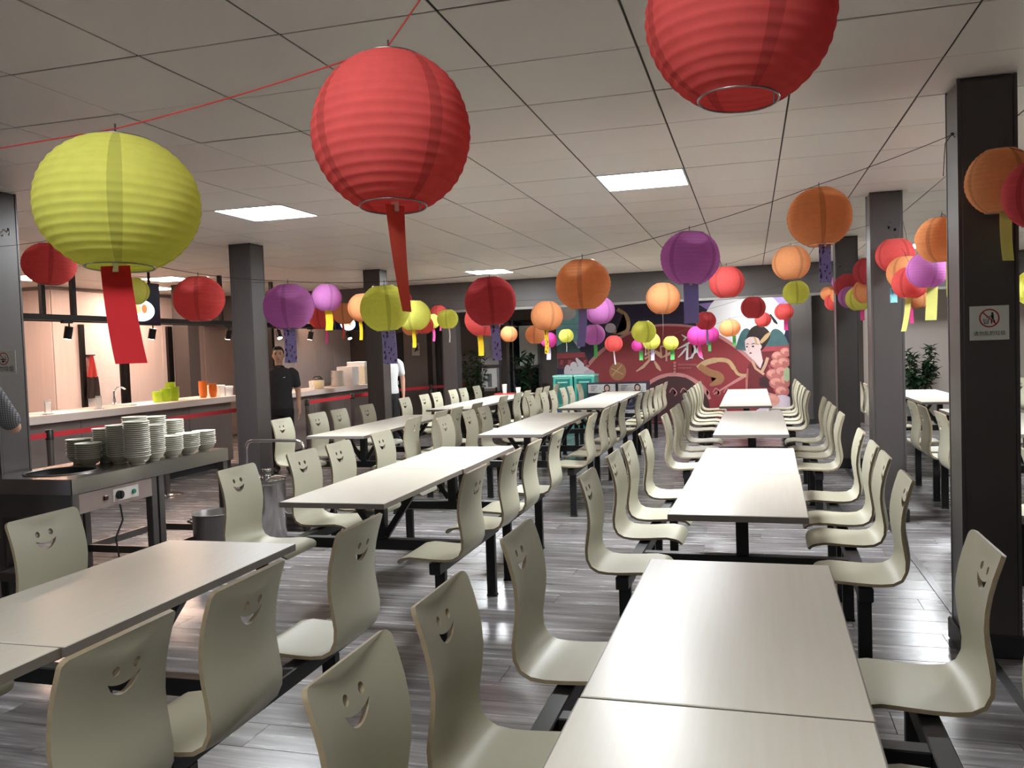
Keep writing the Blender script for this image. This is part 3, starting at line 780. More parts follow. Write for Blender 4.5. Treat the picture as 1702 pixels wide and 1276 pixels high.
obj('well_rim', B(tube, [(HC[0]+HR*cos(2*pi*i/32), HC[1]+HR*sin(2*pi*i/32), ZT+.003) for i in range(32)], .006, 6, closed=True), M_STEELD, cart)
bm = bmesh.new(); bbox(bm, X0+.01, X1-.012, Y0+.012, Y0+.03, .56, .705, .002); obj('near_panel', bm, M_STEELD, cart)
bm = bmesh.new(); bbox(bm, X1-.03, X1-.008, Y0+.06, YM-.04, .575, .70, .003); cp = obj('control_panel', bm, mat('control_plate', (176, 160, 154), .35, metal=.6), cart)
ys = [Y0+.06+(YM-Y0-.1)*t for t in (.33, .5, .7)]
bm = bmesh.new(); tube(bm, [(X1-.008, ys[1], .64), (X1+.016, ys[1], .64)], .028, 16); box(bm, X1+.014, X1+.022, ys[1]-.006, ys[1]+.006, .615, .665); obj('knob', bm, M_BLACKP, cp)
obj('switch', B(bbox, X1-.009, X1+.004, ys[0]-.02, ys[0]+.015, .625, .655, .003), mat('dark_red_switch', (60, 22, 20), .4), cp)
obj('indicator', B(lambda b: tube(b, [(X1-.009, ys[2], .64), (X1+.006, ys[2], .64)], .015, 12)), mat('green_indicator', (40, 120, 96), .3), cp)
bm = bmesh.new(); tube(bm, [(X1-.0085, ys[1]+.25*(t-.5)*1.6, .64) for t in (0, 1)], .001, 4); obj('plate_bezel', B(bbox, X1-.0085, X1-.006, ys[1]-.05, ys[2]+.05, .60, .68, .001), mat('pale_plate', (205, 198, 192), .4), cp)
legs = [(X1-.035, Y0+.035), (X0+.035, Y0+.035), (X1-.035, YM-.035), (X0+.035, YM-.035), (X1-.035, YM+.04), (X0+.035, YM+.04), (X1-.035, Y1-.035), (X0+.035, Y1-.035)]
for (lx, ly) in legs:
    l = obj('leg', B(bbox, lx-.028, lx+.028, ly-.028, ly+.028, 0.03, ZT-.01, .004), M_STEELD, cart)
    obj('foot', B(lathe, [(0, 0), (.03, 0), (.03, .012), (.016, .018), (.016, .04), (0, .04)], 12, (lx, ly, 0)), M_BLACKP, l)
for (a, b) in (((X1-.035, Y0), (X1-.035, Y1)), ((X0+.035, Y0), (X0+.035, Y1))):
    obj('rail', B(bar, (a[0], a[1]+.06, .17), (b[0], b[1]-.06, .17), .03, .05), M_STEELD, cart)
for yy in (Y0+.035, YM+.04, Y1-.035): obj('cross_rail', B(bar, (X0+.06, yy, .17), (X1-.06, yy, .17), .03, .05), M_STEELD, cart)
bm = bmesh.new(); tube(bm, [(X1-.02, ys[1]+.02, .58), (X1-.01, ys[1]+.03, .47), (X1-.03, ys[1]-.02, .36), (X1-.02, ys[1]-.01, .22), (X1-.05, ys[1]-.05, .10), (X1-.1, ys[1]-.14, .012), (X1-.3, ys[1]-.2, .008)], .006, 6); obj('power_cable', bm, M_BLACKP, cart)

# ---- bowls, stacked
M_BOWL = mat('bowl_melamine', (206, 204, 192), .32, var=.03)
M_BOWLG = mat('bowl_outside', (150, 146, 130), .4)
bm = bmesh.new()
lathe(bm, [(0, .004), (.036, .004), (.040, 0), (.043, 0), (.043, .008), (.064, .022), (.075, .042), (.0785, .050), (.0800, .0545), (.0865, .056), (.0872, .059), (.0855, .0605), (.079, .058), (.073, .043), (.060, .026), (.03, .012), (0, .011)], 28)
bmesh.ops.recalc_face_normals(bm, faces=bm.faces[:]); bm.normal_update()
for f in bm.faces:
    cm = f.calc_center_median(); rr_ = (cm.x**2+cm.y**2)**.5
    if cm.z < .0545 and f.normal.dot(Vector((cm.x, cm.y, 0))) > 0: f.material_index = 1
bowl_me = mesh_of(bm, 'bowl', [M_BOWL, M_BOWLG], 40)
ORD = ['topmost', 'second', 'third', 'fourth', 'fifth', 'sixth', 'seventh', 'eighth', 'ninth', 'tenth', 'eleventh', 'twelfth', 'thirteenth', 'fourteenth', 'fifteenth', 'sixteenth', 'seventeenth', 'eighteenth', 'nineteenth', 'twentieth']
def nth(k, n, what):
    i = n-1-k
    return (ORD[i]+' '+what if i == 0 else 'bottom '+what if k == 0 else ORD[i]+' '+what+' from the top')
STACKS = [(-4.60, 4.92, 9, 'back-left low stack beside the round well'), (-4.40, 4.79, 8, 'front-left low stack overlapping the round well'), (-4.435, 4.99, 14, 'third tall stack from the left'),
          (-4.255, 4.92, 16, 'tall stack left of the tallest front stack'), (-4.072, 4.875, 18, 'tallest front stack'), (-4.10, 5.065, 15, 'stack right behind the tallest front stack'),
          (-4.28, 5.11, 19, 'tall back stack rising above all others'), (-4.27, 5.30, 18, 'right tall back stack'), (-4.26, 5.49, 15, 'rearmost stack peeking out at the back'),
          (-4.09, 5.25, 8, 'first low stack at the right end'), (-4.08, 5.43, 8, 'middle low stack at the right end'), (-4.07, 5.61, 8, 'last low stack at the right end')]
for x, y, n, w in STACKS:
    for k in range(n):
        obj('bowl', bowl_me, loc=(x+random.uniform(-.0015, .0015), y+random.uniform(-.0015, .0015), ZT+.001+k*.0138), rz=random.uniform(0, 6),
            label=nth(k, n, 'pale bowl')+' of the '+w, cat='bowl', group='bowls in the '+w)

# ---- stock pot, tall bin, trolley handle
pot = thing('stock_pot', 'dark steel stock pot with loop handle on the floor before the warming table', 'pot', (-3.83, 5.36, 0))
obj('body', B(lathe, [(0, .001), (.148, .001), (.155, .012), (.155, .36), (.165, .372), (.17, .378), (.162, .38), (.15, .365), (.148, .02), (0, .015)], 36), M_STEELD, pot)
for s in (-1, 1):
    bm = bmesh.new(); tube(bm, [(s*.15, -.05, .30), (s*.20, -.045, .31), (s*.21, 0, .315), (s*.20, .045, .31), (s*.15, .05, .30)], .007, 8); obj('handle', bm, M_CHROME, pot)
obj('ladle', B(tube, [(.02, .02, .10), (.06, .05, .25), (.10, .09, .40)], .008, 8), M_CHROME, pot)
bn = thing('steel_bin', 'tall ribbed stainless steel bin with domed lid behind a smiling chair', 'bin', (-3.86, 6.12, 0))
obj('body', B(lathe, [(0, .001), (.13, .001), (.142, .02), (.15, .47), (.155, .475), (.155, .492), (.148, .495), (.14, .47), (0, .46)], 40), M_STEEL, bn)
ld = obj('lid', B(lathe, [(.152, .497), (.150, .51), (.10, .525), (.05, .530), (0, .531)], 36), M_CHROME, bn)
bm = bmesh.new(); lathe(bm, [(0, .53), (.035, .53), (.04, .545), (.04, .58), (.036, .59), (0, .592)], 20); obj('lid_knob', bm, M_CHROME, ld)
bm = bmesh.new(); tube(bm, [(-.04, -.03, .535), (-.10, -.07, .55), (-.15, -.10, .53)], .006, 6); obj('latch', bm, M_CHROME, bn)
tl = thing('trolley', 'low steel trolley with a tall bent tube handle behind the steel bin', 'trolley', (-3.96, 6.42, 0))
hpts = [(-.28, 0, .16)] + [(-.28+.0, 0, z) for z in (.4, .70)] + [(-.272, 0, .745), (-.25, 0, .775), (-.21, 0, .785), (0, 0, .787), (.21, 0, .785), (.25, 0, .775), (.272, 0, .745), (.28, 0, .70), (.28, 0, .4), (.28, 0, .16)]
obj('handle', B(tube, hpts, .014, 10), M_STEEL, tl)
obj('deck', B(bbox, -.30, .30, -.02, .60, .13, .165, .006), M_STEELD, tl)
for sx in (-1, 1):
    for yy in (.05, .53):
        w = obj('caster', B(tube, [(sx*.25-.015, yy, .05), (sx*.25+.015, yy, .05)], .05, 16), M_BLACKP, tl)
        obj('fork', B(bbox, sx*.25-.022, sx*.25+.022, yy-.012, yy+.012, .06, .131, .002), M_STEELD, w)

# ---- serving counters
M_SLAB = mat('counter_slab', (226, 212, 202), .3, var=.03)
M_CFRONT = mat('counter_front', (116, 104, 98), .45, var=.05, scale=2, stretch=(1, 6, .5))
def counter(x, y0, y1, zt, th, label, npan):
    t = thing('serving_counter', label, 'counter', (x, y0, 0))
    obj('worktop', B(bbox, -.64, .02, 0, y1-y0, zt-th, zt, .006, 2), M_SLAB, t)
    obj('body', B(box, -.58, -.1, .03, y1-y0-.03, 0.08, zt-th), M_CFRONT, t)
    obj('kickboard', B(box, -.56, -.13, .04, y1-y0-.04, 0.001, 0.08), M_PLINTH, t)
    w = (y1-y0-.06)/npan
    for k in range(npan): obj('panel', B(bbox, -.1, -.085, .03+k*w+.003, .03+(k+1)*w-.003, .085, zt-th-.003, .002), M_CFRONT, t)
counter(-7.0, 4.8, 10.45, .985, .085, 'long serving counter with pale worktop behind the bowls at left', 6)
counter(-6.6, 10.98, 15.2, .965, .075, 'second serving counter right of the person in dark polo', 4)

# ---- hanging black rail with track lamps
rail = thing('hanging_rail', 'black rail hung from the ceiling above the serving counters', 'rail', (0, 0, 0))
obj('main_bar', B(bbox, -7.06, -7.0, 5.0, 15.0, 1.97, 2.03, .003), M_BLACK, rail)
obj('rear_bar', B(bbox, -7.46, -7.42, 5.0, 15.0, 1.98, 2.03, .003), M_BLACK, rail)
for yy in (6.0, 7.55, 10.2, 11.5, 13.0, 14.6):
    obj('hanger', B(bbox, -7.055, -7.005, yy-.025, yy+.025, 2.03, CEIL-.001, .002), M_BLACK, rail)
    obj('hanger', B(bbox, -7.465, -7.415, yy-.025, yy+.025, 2.03, CEIL-.001, .002), M_BLACK, rail)
M_SPOT = lamp_mat('spot_lens', (255, 226, 196), SPOT_POWER)
for i, (px, w) in enumerate(((112, 'leftmost track lamp under the black rail, left of the red tag'), (252, 'track lamp under the hanging food screen'), (379, 'track lamp left of the grey column'), (460, 'lit track lamp above the person in dark polo'),
                             (516, 'track lamp over the second counter, left one'), (577, 'lit track lamp over the second counter near the dark column'))):
    p = at_x(px, 555, -7.03); yy = p.y
    t = thing('track_lamp', w, 'spotlight', (-7.03, yy, 1.97), group='track lamps under the black rail')
    obj('adapter', B(bbox, -.02, .02, -.07, .07, -.03, 0, .003), M_BLACK, t)
    obj('stem', B(tube, [(0, .03, -.03), (0, .03, -.07)], .008, 8), M_BLACK, t)
    bm = bmesh.new(); d = (Vector((.5, -.35, -1)) if i in (3, 5) else Vector((-.25, 0, -1))).normalized(); c = Vector((0, .03, -.065)); tube(bm, [c, c+d*.13], [.042, .042], 18); hd = obj('head', bm, M_BLACK, t)
    bm = bmesh.new(); e = c+d*.1305; tube(bm, [e, e+d*.002], .034, 16); obj('lens', bm, M_SPOT, hd)
    sl = bpy.data.lights.new('track_beam', 'SPOT'); sl.energy = 30; sl.color = (1, .84, .72); sl.spot_size = radians(75); sl.spot_blend = .6; sl.shadow_soft_size = .03
    so = bpy.data.objects.new('track_beam', sl); COL.objects.link(so); so.parent = t; so.location = e+d*.006; so.rotation_euler = d.to_track_quat('-Z', 'Y').to_euler()

# ---- screens above the counter
def screen(y0, y1, z0, z1, label, plate):
    t = thing('menu_screen', label, 'screen', (-6.97, (y0+y1)/2, (z0+z1)/2))
    hy, hz = (y1-y0)/2, (z1-z0)/2
    obj('casing', B(bbox, -.05, 0, -hy, hy, -hz, hz, .004), M_BLACKP, t)
    sc = obj('display', B(box, 0, .003, -hy+.015, hy-.015, -hz+.015, hz-.015), mat('screen_dark', (20, 24, 40), .2, emit=.25), t)
    bm = bmesh.new(); cy, cz, ry, rz_ = plate
    def el(y, z, a, b, x, mi): poly(bm, [(x, y+a*cos(2*pi*i/28), z+b*sin(2*pi*i/28)) for i in range(28)], mi)
    el(cy, cz, ry, rz_, .0036, 0); el(cy, cz+.005, ry*.82, rz_*.75, .0040, 1); el(cy-ry*.25, cz+.015, ry*.28, rz_*.42, .0044, 2); el(cy+ry*.25, cz+.02, ry*.2, rz_*.4, .0048, 3)
    el(cy-ry*.7, cz+.01, ry*.22, rz_*.35, .0046, 2)
    obj('picture', bm, [mat('plate_white', (206, 230, 236), .3, emit=1.4), mat('plate_inner', (190, 216, 226), .3, emit=1.1), mat('food_tan', (226, 170, 124), .4, emit=1.0), mat('food_brown', (196, 116, 70), .4, emit=.9)], sc)
    for yy in (-hy*.6, hy*.6): obj('bracket', B(bbox, -.04, -.02, yy-.015, yy+.015, hz, hz+(CEIL-.002-(z1)), .002), M_BLACK, t)
a = at_x(192, 465, -6.97); b = at_x(268, 541, -6.97)
screen(a.y, b.y, b.z, a.z, 'black hanging screen showing a plate of food beside the red tag', (.02, -.08, .24, .13))
a = at_x(556, 512, -6.97); b = at_x(606, 549, -6.97)
screen(a.y, b.y, b.z, a.z+.05, 'black hanging screen with a white plate behind the orange lanterns', (-.1, -.1, .3, .12))

# ---- things on the counters
def on1(px, py): p = at_x(px, py, -7.22); return p.y
M_LIME = mat('lime_plastic', (176, 206, 30), .35); M_ORANGE = mat('orange_plastic', (240, 130, 40), .35); M_WHITEP = mat('white_plastic', (240, 236, 230), .35)
def cup_me(r, h, m, name):
    return mesh_of(B(lathe, [(0, .002), (r*.72, 0), (r*.76, .004), (r, h-.006), (r*1.06, h), (r*.98, h), (r*.94, h-.01), (r*.7, .008), (0, .007)], 20), name, m)
lime_me = cup_me(.062, .07, M_LIME, 'lime_bowl')
for (px, n, x, w) in ((262, 6, -7.2, 'left lime green stack'), (276, 8, -7.2, 'middle lime green stack'), (290, 9, -7.2, 'right lime green stack'), (284, 13, -7.42, 'rear lime green stack')):
    yy = at_x(px, 664, x).y
    for k in range(n): obj('lime_bowl', lime_me, loc=(x, yy, .986+k*.0135), label=nth(k, n, 'bowl')+' of the '+w+' on the serving counter', cat='bowl', group='bowls of the '+w)
or_me = cup_me(.055, .075, M_ORANGE, 'orange_bowl')
for (px, n, w) in ((338, 11, 'taller orange stack'), (346, 8, 'shorter orange stack')):
    yy = at_x(px, 660, -7.2).y
    for k in range(n): obj('orange_bowl', or_me, loc=(-7.2 if n > 8 else -7.12, yy, .986+k*.015), label=nth(k, n, 'bowl')+' of the '+w+' on the serving counter', cat='bowl', group='bowls of the '+w)
def carton(name, x, y, z, sx, sy, sz, m, label, lid=True, cat='box'):
    t = thing(name, label, cat, (x, y, z))
    obj('body', B(bbox, -sx/2, sx/2, -sy/2, sy/2, 0.0005, sz, .004), m, t)
    if lid: obj('lid', B(bbox, -sx/2-.006, sx/2+.006, -sy/2-.006, sy/2+.006, sz*.8, sz+.006, .004), M_WHITEP, t)
    return t
y1_ = at_x(357, 660, -7.2).y
carton('white_carton', -7.22, y1_+.06, .985, .2, .12, .15, M_WHITEP, 'small white carton beside the orange bowls'); carton('white_carton', -7.22, y1_+.22, .985, .22, .17, .125, M_WHITEP, 'larger white carton right of the orange bowls')
M_ACR = mat('acrylic', (236, 240, 240), .08, var=.0, trans=.7)
for (px, w) in ((83, 'left clear card holder on the serving counter'), (167, 'right clear card holder beside the sink tap')):
    p = at_x(px, 688, -7.08) if px < 100 else at_x(px, 679, -7.08)
    t = thing('card_holder', w, 'card holder', (-7.1, p.y, .985)); obj('stand', B(bbox, -.03, .03, -.05, .05, .0005, .006, .002), M_ACR, t); obj('sheet', B(bbox, -.004, .004, -.045, .045, .006, .15, .001), M_ACR, t)
    obj('card', B(bbox, .0045, .006, -.035, .035, .012, .13, .0004), mat('card_cream', (240, 226, 214), .5), t)
p = at_x(190, 662, -7.45)
t = thing('sink_tap', 'curved chrome tap behind the serving counter worktop', 'tap', (-7.45, p.y, .985))
obj('base', B(lathe, [(0, .0005), (.03, .0005), (.03, .02), (.016, .03), (.016, .09), (0, .09)], 16), M_CHROME, t); obj('spout', B(tube, [(0, 0, .08), (0, 0, .17), (.02, .03, .215), (.06, .06, .215), (.09, .09, .19)], .011, 10), M_CHROME, t)
for (px0, py0, px1, py1, w) in ((45, 682, 78, 688, 'white ladle handle lying on the left end of the counter'), (188, 664, 222, 674, 'pale serving spoon lying on the counter near the tap')):
    a = at_x(px0, py0, -7.2); b = at_x(px1, py1, -7.1)
    t = thing('serving_spoon', w, 'spoon', (0, 0, 0)); A_ = Vector((-7.35, a.y, .993)); B_ = Vector((-7.12, b.y, .993))
    obj('handle', B(tube, [A_, A_.lerp(B_, .5)+Vector((0, 0, .004)), B_], .006, 8), M_WHITEP, t); bm = bmesh.new(); ellipsoid(bm, B_+Vector((.02, .01, .006)), .035, .05, .012, 14, 8); obj('bowl', bm, M_WHITEP, t)
# second counter
def y2(px, x=-6.85): return at_x(px, 640, x).y
plate_me = mesh_of(B(lathe, [(0, .001), (.06, 0), (.066, .003), (.115, .016), (.118, .019), (.112, .019), (.062, .007), (0, .006)], 28), 'plate', M_WHITEP)
for k in range(18): obj('plate', plate_me, loc=(-6.85+random.uniform(-.006, .006), y2(562)+random.uniform(-.006, .006), .966+k*.0148), label=nth(k, 18, 'white plate')+' of the stack on the second counter', cat='plate', group='stacked plates on the second counter')
carton('white_box', -6.85, y2(577)+.05, .965, .30, .26, .33, M_WHITEP, 'glowing white box beside the plate stack', False); carton('white_box', -6.85, y2(597)+.1, .965, .34, .40, .40, mat('cream_box', (222, 210, 186), .5), 'tall cream box at the second counter end')
rc = thing('rice_cooker', 'cream rounded cooker on the left of the second counter', 'cooker', (-6.85, y2(528), .965))
obj('body', B(lathe, [(0, .001), (.09, .001), (.105, .02), (.11, .12), (.1, .14), (0, .14)], 28), mat('cream_plastic', (236, 222, 176), .35), rc); obj('lid', B(lathe, [(.1, .141), (.085, .165), (.04, .18), (0, .182)], 28), M_STEELD, rc); obj('handle', B(tube, [(-.08, 0, .17), (-.04, 0, .2), (.04, 0, .2), (.08, 0, .17)], .008, 8), M_BLACKP, rc)
for (px, hh, w) in ((511, .14, 'tall white cup on the second counter'), (505, .07, 'short white cup on the second counter')):
    obj('white_cup', cup_me(.04, hh, M_WHITEP, 'white_cup'), loc=(-6.78 if hh > .1 else -6.7, y2(px), .966), label=w, cat='cup')

# ---- queue barrier posts with red belts
M_BELT = mat('red_belt', (186, 38, 48), .6); M_POSTM = mat('barrier_post', (120, 112, 108), .3, metal=.8)
def barrier(x, y, nxt, label):
    t = thing('barrier_post', label, 'barrier', (x, y, 0), group='queue barrier posts with red belts')
    obj('base', B(lathe, [(0, .001), (.155, .001), (.16, .006), (.15, .014), (.03, .026), (0, .026)], 28), M_CHROME, t)
    obj('pole', B(tube, [(0, 0, .02), (0, 0, .86)], .03, 16), M_POSTM, t); obj('belt_cassette', B(lathe, [(.0, .80), (.036, .80), (.036, .885), (.028, .895), (0, .895)], 16), M_BLACKP, t)
    if nxt:
        d = Vector((nxt[0]-x, nxt[1]-y, 0)); a = d.normalized()*.036; b = d-d.normalized()*.036
        obj('belt', B(bar, (a.x, a.y, .845), (b.x, b.y, .845), .002, .05), M_BELT, t)
ps = [(-6.36, 5.15), (-6.36, 6.45), (-6.34, 8.04), (-6.34, 9.7)]
lbl = ['queue barrier post hidden behind the left column', 'queue barrier post behind the front bowl stacks', 'queue barrier post with chrome base seen under the warming table', 'queue barrier post behind the grey column']
for i, p in enumerate(ps): barrier(p[0], p[1], ps[i+1] if i < 3 else None, lbl[i])
ps = [(-6.08, 10.75), (-6.08, at_x(587, 690, -6.08).y), (-6.05, 13.9), (-5.75, 14.75), (-5.1, 15.55)]
lbl = ['queue barrier post right of the person in dark polo', 'queue barrier post before the second counter', 'queue barrier post behind the person in white shirt', 'queue barrier post before the wall with the poster', 'queue barrier post at the dark doorway']
for i, p in enumerate(ps): barrier(p[0], p[1], ps[i+1] if i < 4 else None, lbl[i])
# ================================================================== FAR END: MURAL, DOORS, PLANTS, BOXES
YW = 16.0
def W(px, py, off=0.0): p = at_y(px, py, YW-off); return (p.x, YW-off, p.z)
mural = thing('mural', 'large red mid-autumn festival mural covering the far wall', 'mural', (0, 0, 0))
a = W(926, 600); b = W(1312, 600)
MX0, MX1, MZ1 = a[0], b[0], 2.62
obj('board', B(box, MX0, MX1, YW-.02, YW-.001, .02, MZ1), mat('mural_night', (44, 38, 66), .5, var=.15, scale=1.5), mural)
PR = {n: mat('print_'+n, c, .5, var=v, scale=s) for n, c, v, s in (
 ('fan', (150, 52, 58), .08, 4), ('rim', (206, 138, 136), .08, 6), ('hub', (70, 36, 40), .08, 4), ('gold', (206, 172, 128), .12, 10), ('goldd', (170, 120, 82), .12, 10), ('white', (232, 228, 232), .05, 8),
 ('glare', (250, 248, 252), .02, 3), ('violet', (150, 126, 190), .1, 4), ('skin', (232, 206, 206), .04, 8), ('hair', (48, 34, 32), .1, 20), ('robe', (118, 42, 48), .15, 8), ('collar', (214, 168, 140), .06, 8),
 ('rose', (200, 118, 112), .2, 14), ('rosel', (226, 160, 146), .15, 14), ('teal', (78, 112, 116), .2, 8), ('roof', (178, 74, 84), .1, 12), ('cyan', (150, 218, 224), .12, 8), ('ink', (24, 22, 26), .1, 8), ('palelilac', (216, 200, 214), .1, 6), ('green', (176, 188, 150), .1, 8))}
PN = list(PR.values()); PI = {n: i for i, n in enumerate(PR)}
def clipx(pts):
    return [(min(max(p[0], MX0+.002), MX1-.002), p[1], min(max(p[2], .03), MZ1-.01)) for p in pts]
LAYER = [0.0205]
def art(name, shapes, split=False):
    if split:
        for sh in shapes: art(name, [sh])
        return
    bm = bmesh.new()
    for mn, pts in shapes:
        LAYER[0] += .00025
        P = clipx([W(x, y, 0) for x, y in pts]); P = [(p[0], YW-LAYER[0], p[2]) for p in P]
        try:
            f = bm.faces.new([bm.verts.new(p) for p in P]); f.material_index = PI[mn]
        except ValueError: pass
    bmesh.ops.triangulate(bm, faces=bm.faces[:])
    for f in bm.faces:
        f.normal_update()
        if f.normal.y > 0: f.normal_flip()
    me = bpy.data.meshes.new(name); bm.to_mesh(me); bm.free()
    for m in PN: me.materials.append(m)
    return obj(name, me, parent=mural)
def ell(cx, cy, rx, ry, n=32, a0=0, a1=2*pi): return [(cx+rx*cos(a0+(a1-a0)*i/n), cy+ry*sin(a0+(a1-a0)*i/n)) for i in range(n+(0 if a1-a0 > 6.2 else 1))]
def stroke(pts, ws):
    P = [Vector((x, y)) for x, y in pts]; L_ = []; R_ = []
    for i, p in enumerate(P):
        d = (P[min(i+1, len(P)-1)]-P[max(i-1, 0)]).normalized(); nn = Vector((-d.y, d.x)); w = ws[i] if isinstance(ws, (list, tuple)) else ws
        L_.append(tuple(p+nn*w/2)); R_.append(tuple(p-nn*w/2))
    return L_+R_[::-1]
def smooth(pts, n=6):
    out = []
    for i in range(len(pts)-1):
        p0 = pts[max(i-1, 0)]; p1 = pts[i]; p2 = pts[i+1]; p3 = pts[min(i+2, len(pts)-1)]
        for k in range(n):
            t = k/n; out.append(tuple(.5*(2*p1[a]+(-p0[a]+p2[a])*t+(2*p0[a]-5*p1[a]+4*p2[a]-p3[a])*t*t+(-p0[a]+3*p1[a]-3*p2[a]+p3[a])*t**3) for a in (0, 1)))
    return out+[pts[-1]]
FC = (1112, 770)
fan_top = ell(1112, 740, 196, 201, 40, pi*1.08, pi*1.92)
art('sky_print', [('violet', [(1160, 505), (1310, 488), (1310, 520), (1200, 530)]), ('glare', ell(1238, 540, 68, 62)), ('cyan', ell(946, 548, 30, 38)), ('white', ell(940, 520, 18, 12)), ('white', ell(950, 575, 14, 8)), ('teal', [(926, 575), (950, 562), (970, 590), (968, 612), (926, 612)])], True)  # white disc is lamp glare on the mural, put into the print colour
fan = [(918, 700)] + [(935, 660), (990, 584), (1040, 556)] + [(1080, 543), (1115, 540), (1150, 543), (1185, 556), (1215, 572), (1250, 600), (1275, 632), (1290, 700)]
art('fan_print', [('rim', smooth([(928, 705), (946, 652), (985, 594), (1035, 556), (1080, 541), (1118, 538), (1160, 543), (1205, 561), (1250, 596), (1280, 634), (1300, 705)])),
                  ('fan', smooth([(931, 705), (949, 656), (988, 599), (1036, 561), (1080, 545), (1118, 542), (1160, 547), (1203, 566), (1246, 600), (1275, 638), (1296, 705)])),
                  ('rim', smooth([(1050, 662), (1080, 632), (1110, 620), (1140, 622), (1170, 640), (1182, 662)])+[(1178, 664), (1166, 645), (1140, 627), (1110, 625), (1084, 636), (1056, 664)]),
                  ('hub', smooth([(1056, 700), (1060, 664), (1084, 637), (1110, 626), (1140, 628), (1164, 645), (1178, 666), (1180, 700)])),
                  ('rim', stroke([(1186, 655), (1228, 630), (1246, 620)], [2, 5, 5])), ('goldd', ell(1027, 617, 14, 15)), ('gold', stroke([(1016, 612), (1036, 622)], 1.5)), ('gold', stroke([(1018, 624), (1034, 606)], 1.5))])
art('ribbon_print', [('gold', stroke(smooth([(1026, 514), (1041, 524), (1045, 540), (1040, 552), (1024, 552), (1008, 545)]), [6]*31)), ('palelilac', ell(1015, 545, 9, 8)),
                     ('gold', stroke(smooth([(1160, 612), (1172, 603), (1192, 598), (1210, 600), (1220, 612), (1228, 622), (1245, 624)]), [9]*12+[7]*13+[5]*12)),
                     ('goldd', stroke(smooth([(1162, 608), (1178, 618), (1194, 624), (1196, 632), (1180, 640)]), [8, 9, 10, 11, 12, 12, 12, 12, 12, 12, 13, 13, 13, 13, 14, 14, 14, 13, 12, 12, 10, 9, 7, 5, 3]))]
    + [('rim', stroke(smooth([(1095+18*k, 652), (1100+18*k, 645), (1107+18*k, 652), (1103+18*k, 658)]), 1.5)) for k in range(-2, 7)], True)
art('palace_print', [('roof', [(926, 587), (972, 585), (974, 593), (926, 596)]), ('robe', [(928, 596), (976, 593), (980, 606), (928, 612)])] + [('roof', [(932+13*k, 598), (937+13*k, 598), (936+13*k, 606), (931+13*k, 606)]) for k in range(4)]
    + [('roof', [(1262, 576), (1312, 571), (1312, 582), (1262, 584)]), ('robe', [(1262, 584), (1312, 582), (1312, 600), (1262, 600)])], True)
art('rabbit_print', [('white', ell(944, 618, 6, 12)), ('white', stroke([(958, 595), (966, 606), (970, 620)], [3, 10, 9])), ('white', ell(966, 620, 17, 12)), ('palelilac', ell(980, 620, 9, 6)), ('white', ell(954, 608, 6, 7))])
art('lady_print', [('teal', smooth([(1222, 580), (1232, 552), (1243, 546), (1252, 560), (1250, 584)])), ('teal', smooth([(1270, 576), (1284, 548), (1300, 552), (1312, 574)])),
    ('white', smooth([(1276, 512), (1290, 508), (1298, 522), (1306, 538), (1300, 546), (1286, 532)])), ('ink', stroke([(1280, 522), (1288, 534), (1292, 538)], [2, 5, 2])),
    ('hair', smooth([(1240, 562), (1248, 546), (1262, 540), (1276, 548), (1280, 560), (1270, 578), (1262, 582), (1250, 566)])), ('skin', smooth([(1238, 566), (1246, 560), (1260, 562), (1264, 575), (1261, 588), (1250, 594), (1243, 590), (1239, 578), (1238, 566)])),
    ('skin', [(1251, 588), (1264, 580), (1268, 600), (1264, 612), (1254, 600)]), ('skin', ell(1263, 576, 3, 4)),
    ('hair', stroke([(1240, 572), (1243, 571), (1245, 572)], [1, 1.2, .6])), ('hair', stroke([(1249, 572), (1253, 570.5), (1256, 571.5)], [1, 1.4, .6])), ('ink', ell(1241.5, 576, 1.6, 1.3, 12)), ('ink', ell(1251.5, 575.5, 2, 1.4, 12)), ('collar', stroke([(1245, 577), (1244, 583), (1246, 584)], .7)), ('robe', ell(1247.5, 586.5, 2, 1.3, 12)),
    ('gold', stroke([(1254, 560), (1258, 572), (1262, 572)], [3, 4, 2])), ('gold', smooth([(1262, 568), (1272, 556), (1281, 552), (1276, 562), (1266, 571)])),
    ('robe', smooth([(1242, 612), (1250, 600), (1262, 612), (1280, 598), (1290, 604), (1296, 640), (1290, 662), (1240, 662), (1240, 640)])), ('collar', stroke([(1250, 600), (1256, 612), (1270, 622)], 4)), ('collar', stroke([(1276, 594), (1272, 606), (1266, 618)], 5)), ('hub', [(1262, 628), (1276, 624), (1280, 644), (1262, 642)]), ('rose', stroke([(1243, 612), (1241, 632), (1241, 650)], [2, 4, 3])), ('roof', stroke([(1278, 606), (1284, 624), (1288, 650)], [3, 5, 4])), ('rim', stroke([(1240, 655), (1262, 650), (1290, 656)], [2, 3, 2]))])
flow = []
rnd = random.Random(3)
for (x, y, rx, ry) in ((1294, 592, 12, 9), (1306, 585, 10, 8), (1290, 604, 10, 8), (1303, 602, 11, 9), (1286, 622, 13, 10), (1300, 618, 12, 10), (1292, 636, 14, 10), (1306, 632, 9, 12), (1300, 650, 12, 10)):
    flow.append(('rose', ell(x, y, rx, ry, 14))); flow.append(('rosel', ell(x-2, y-2, rx*.7, ry*.6, 14))); flow.append(('rose', ell(x+1, y+1, rx*.4, ry*.35, 12)))
flow += [('green', ell(1308, 622, 6, 12)), ('palelilac', ell(1300, 676, 22, 20)), ('palelilac', ell(1275, 692, 24, 16)), ('rosel', ell(1282, 665, 14, 10))]
art('peony_print', flow)
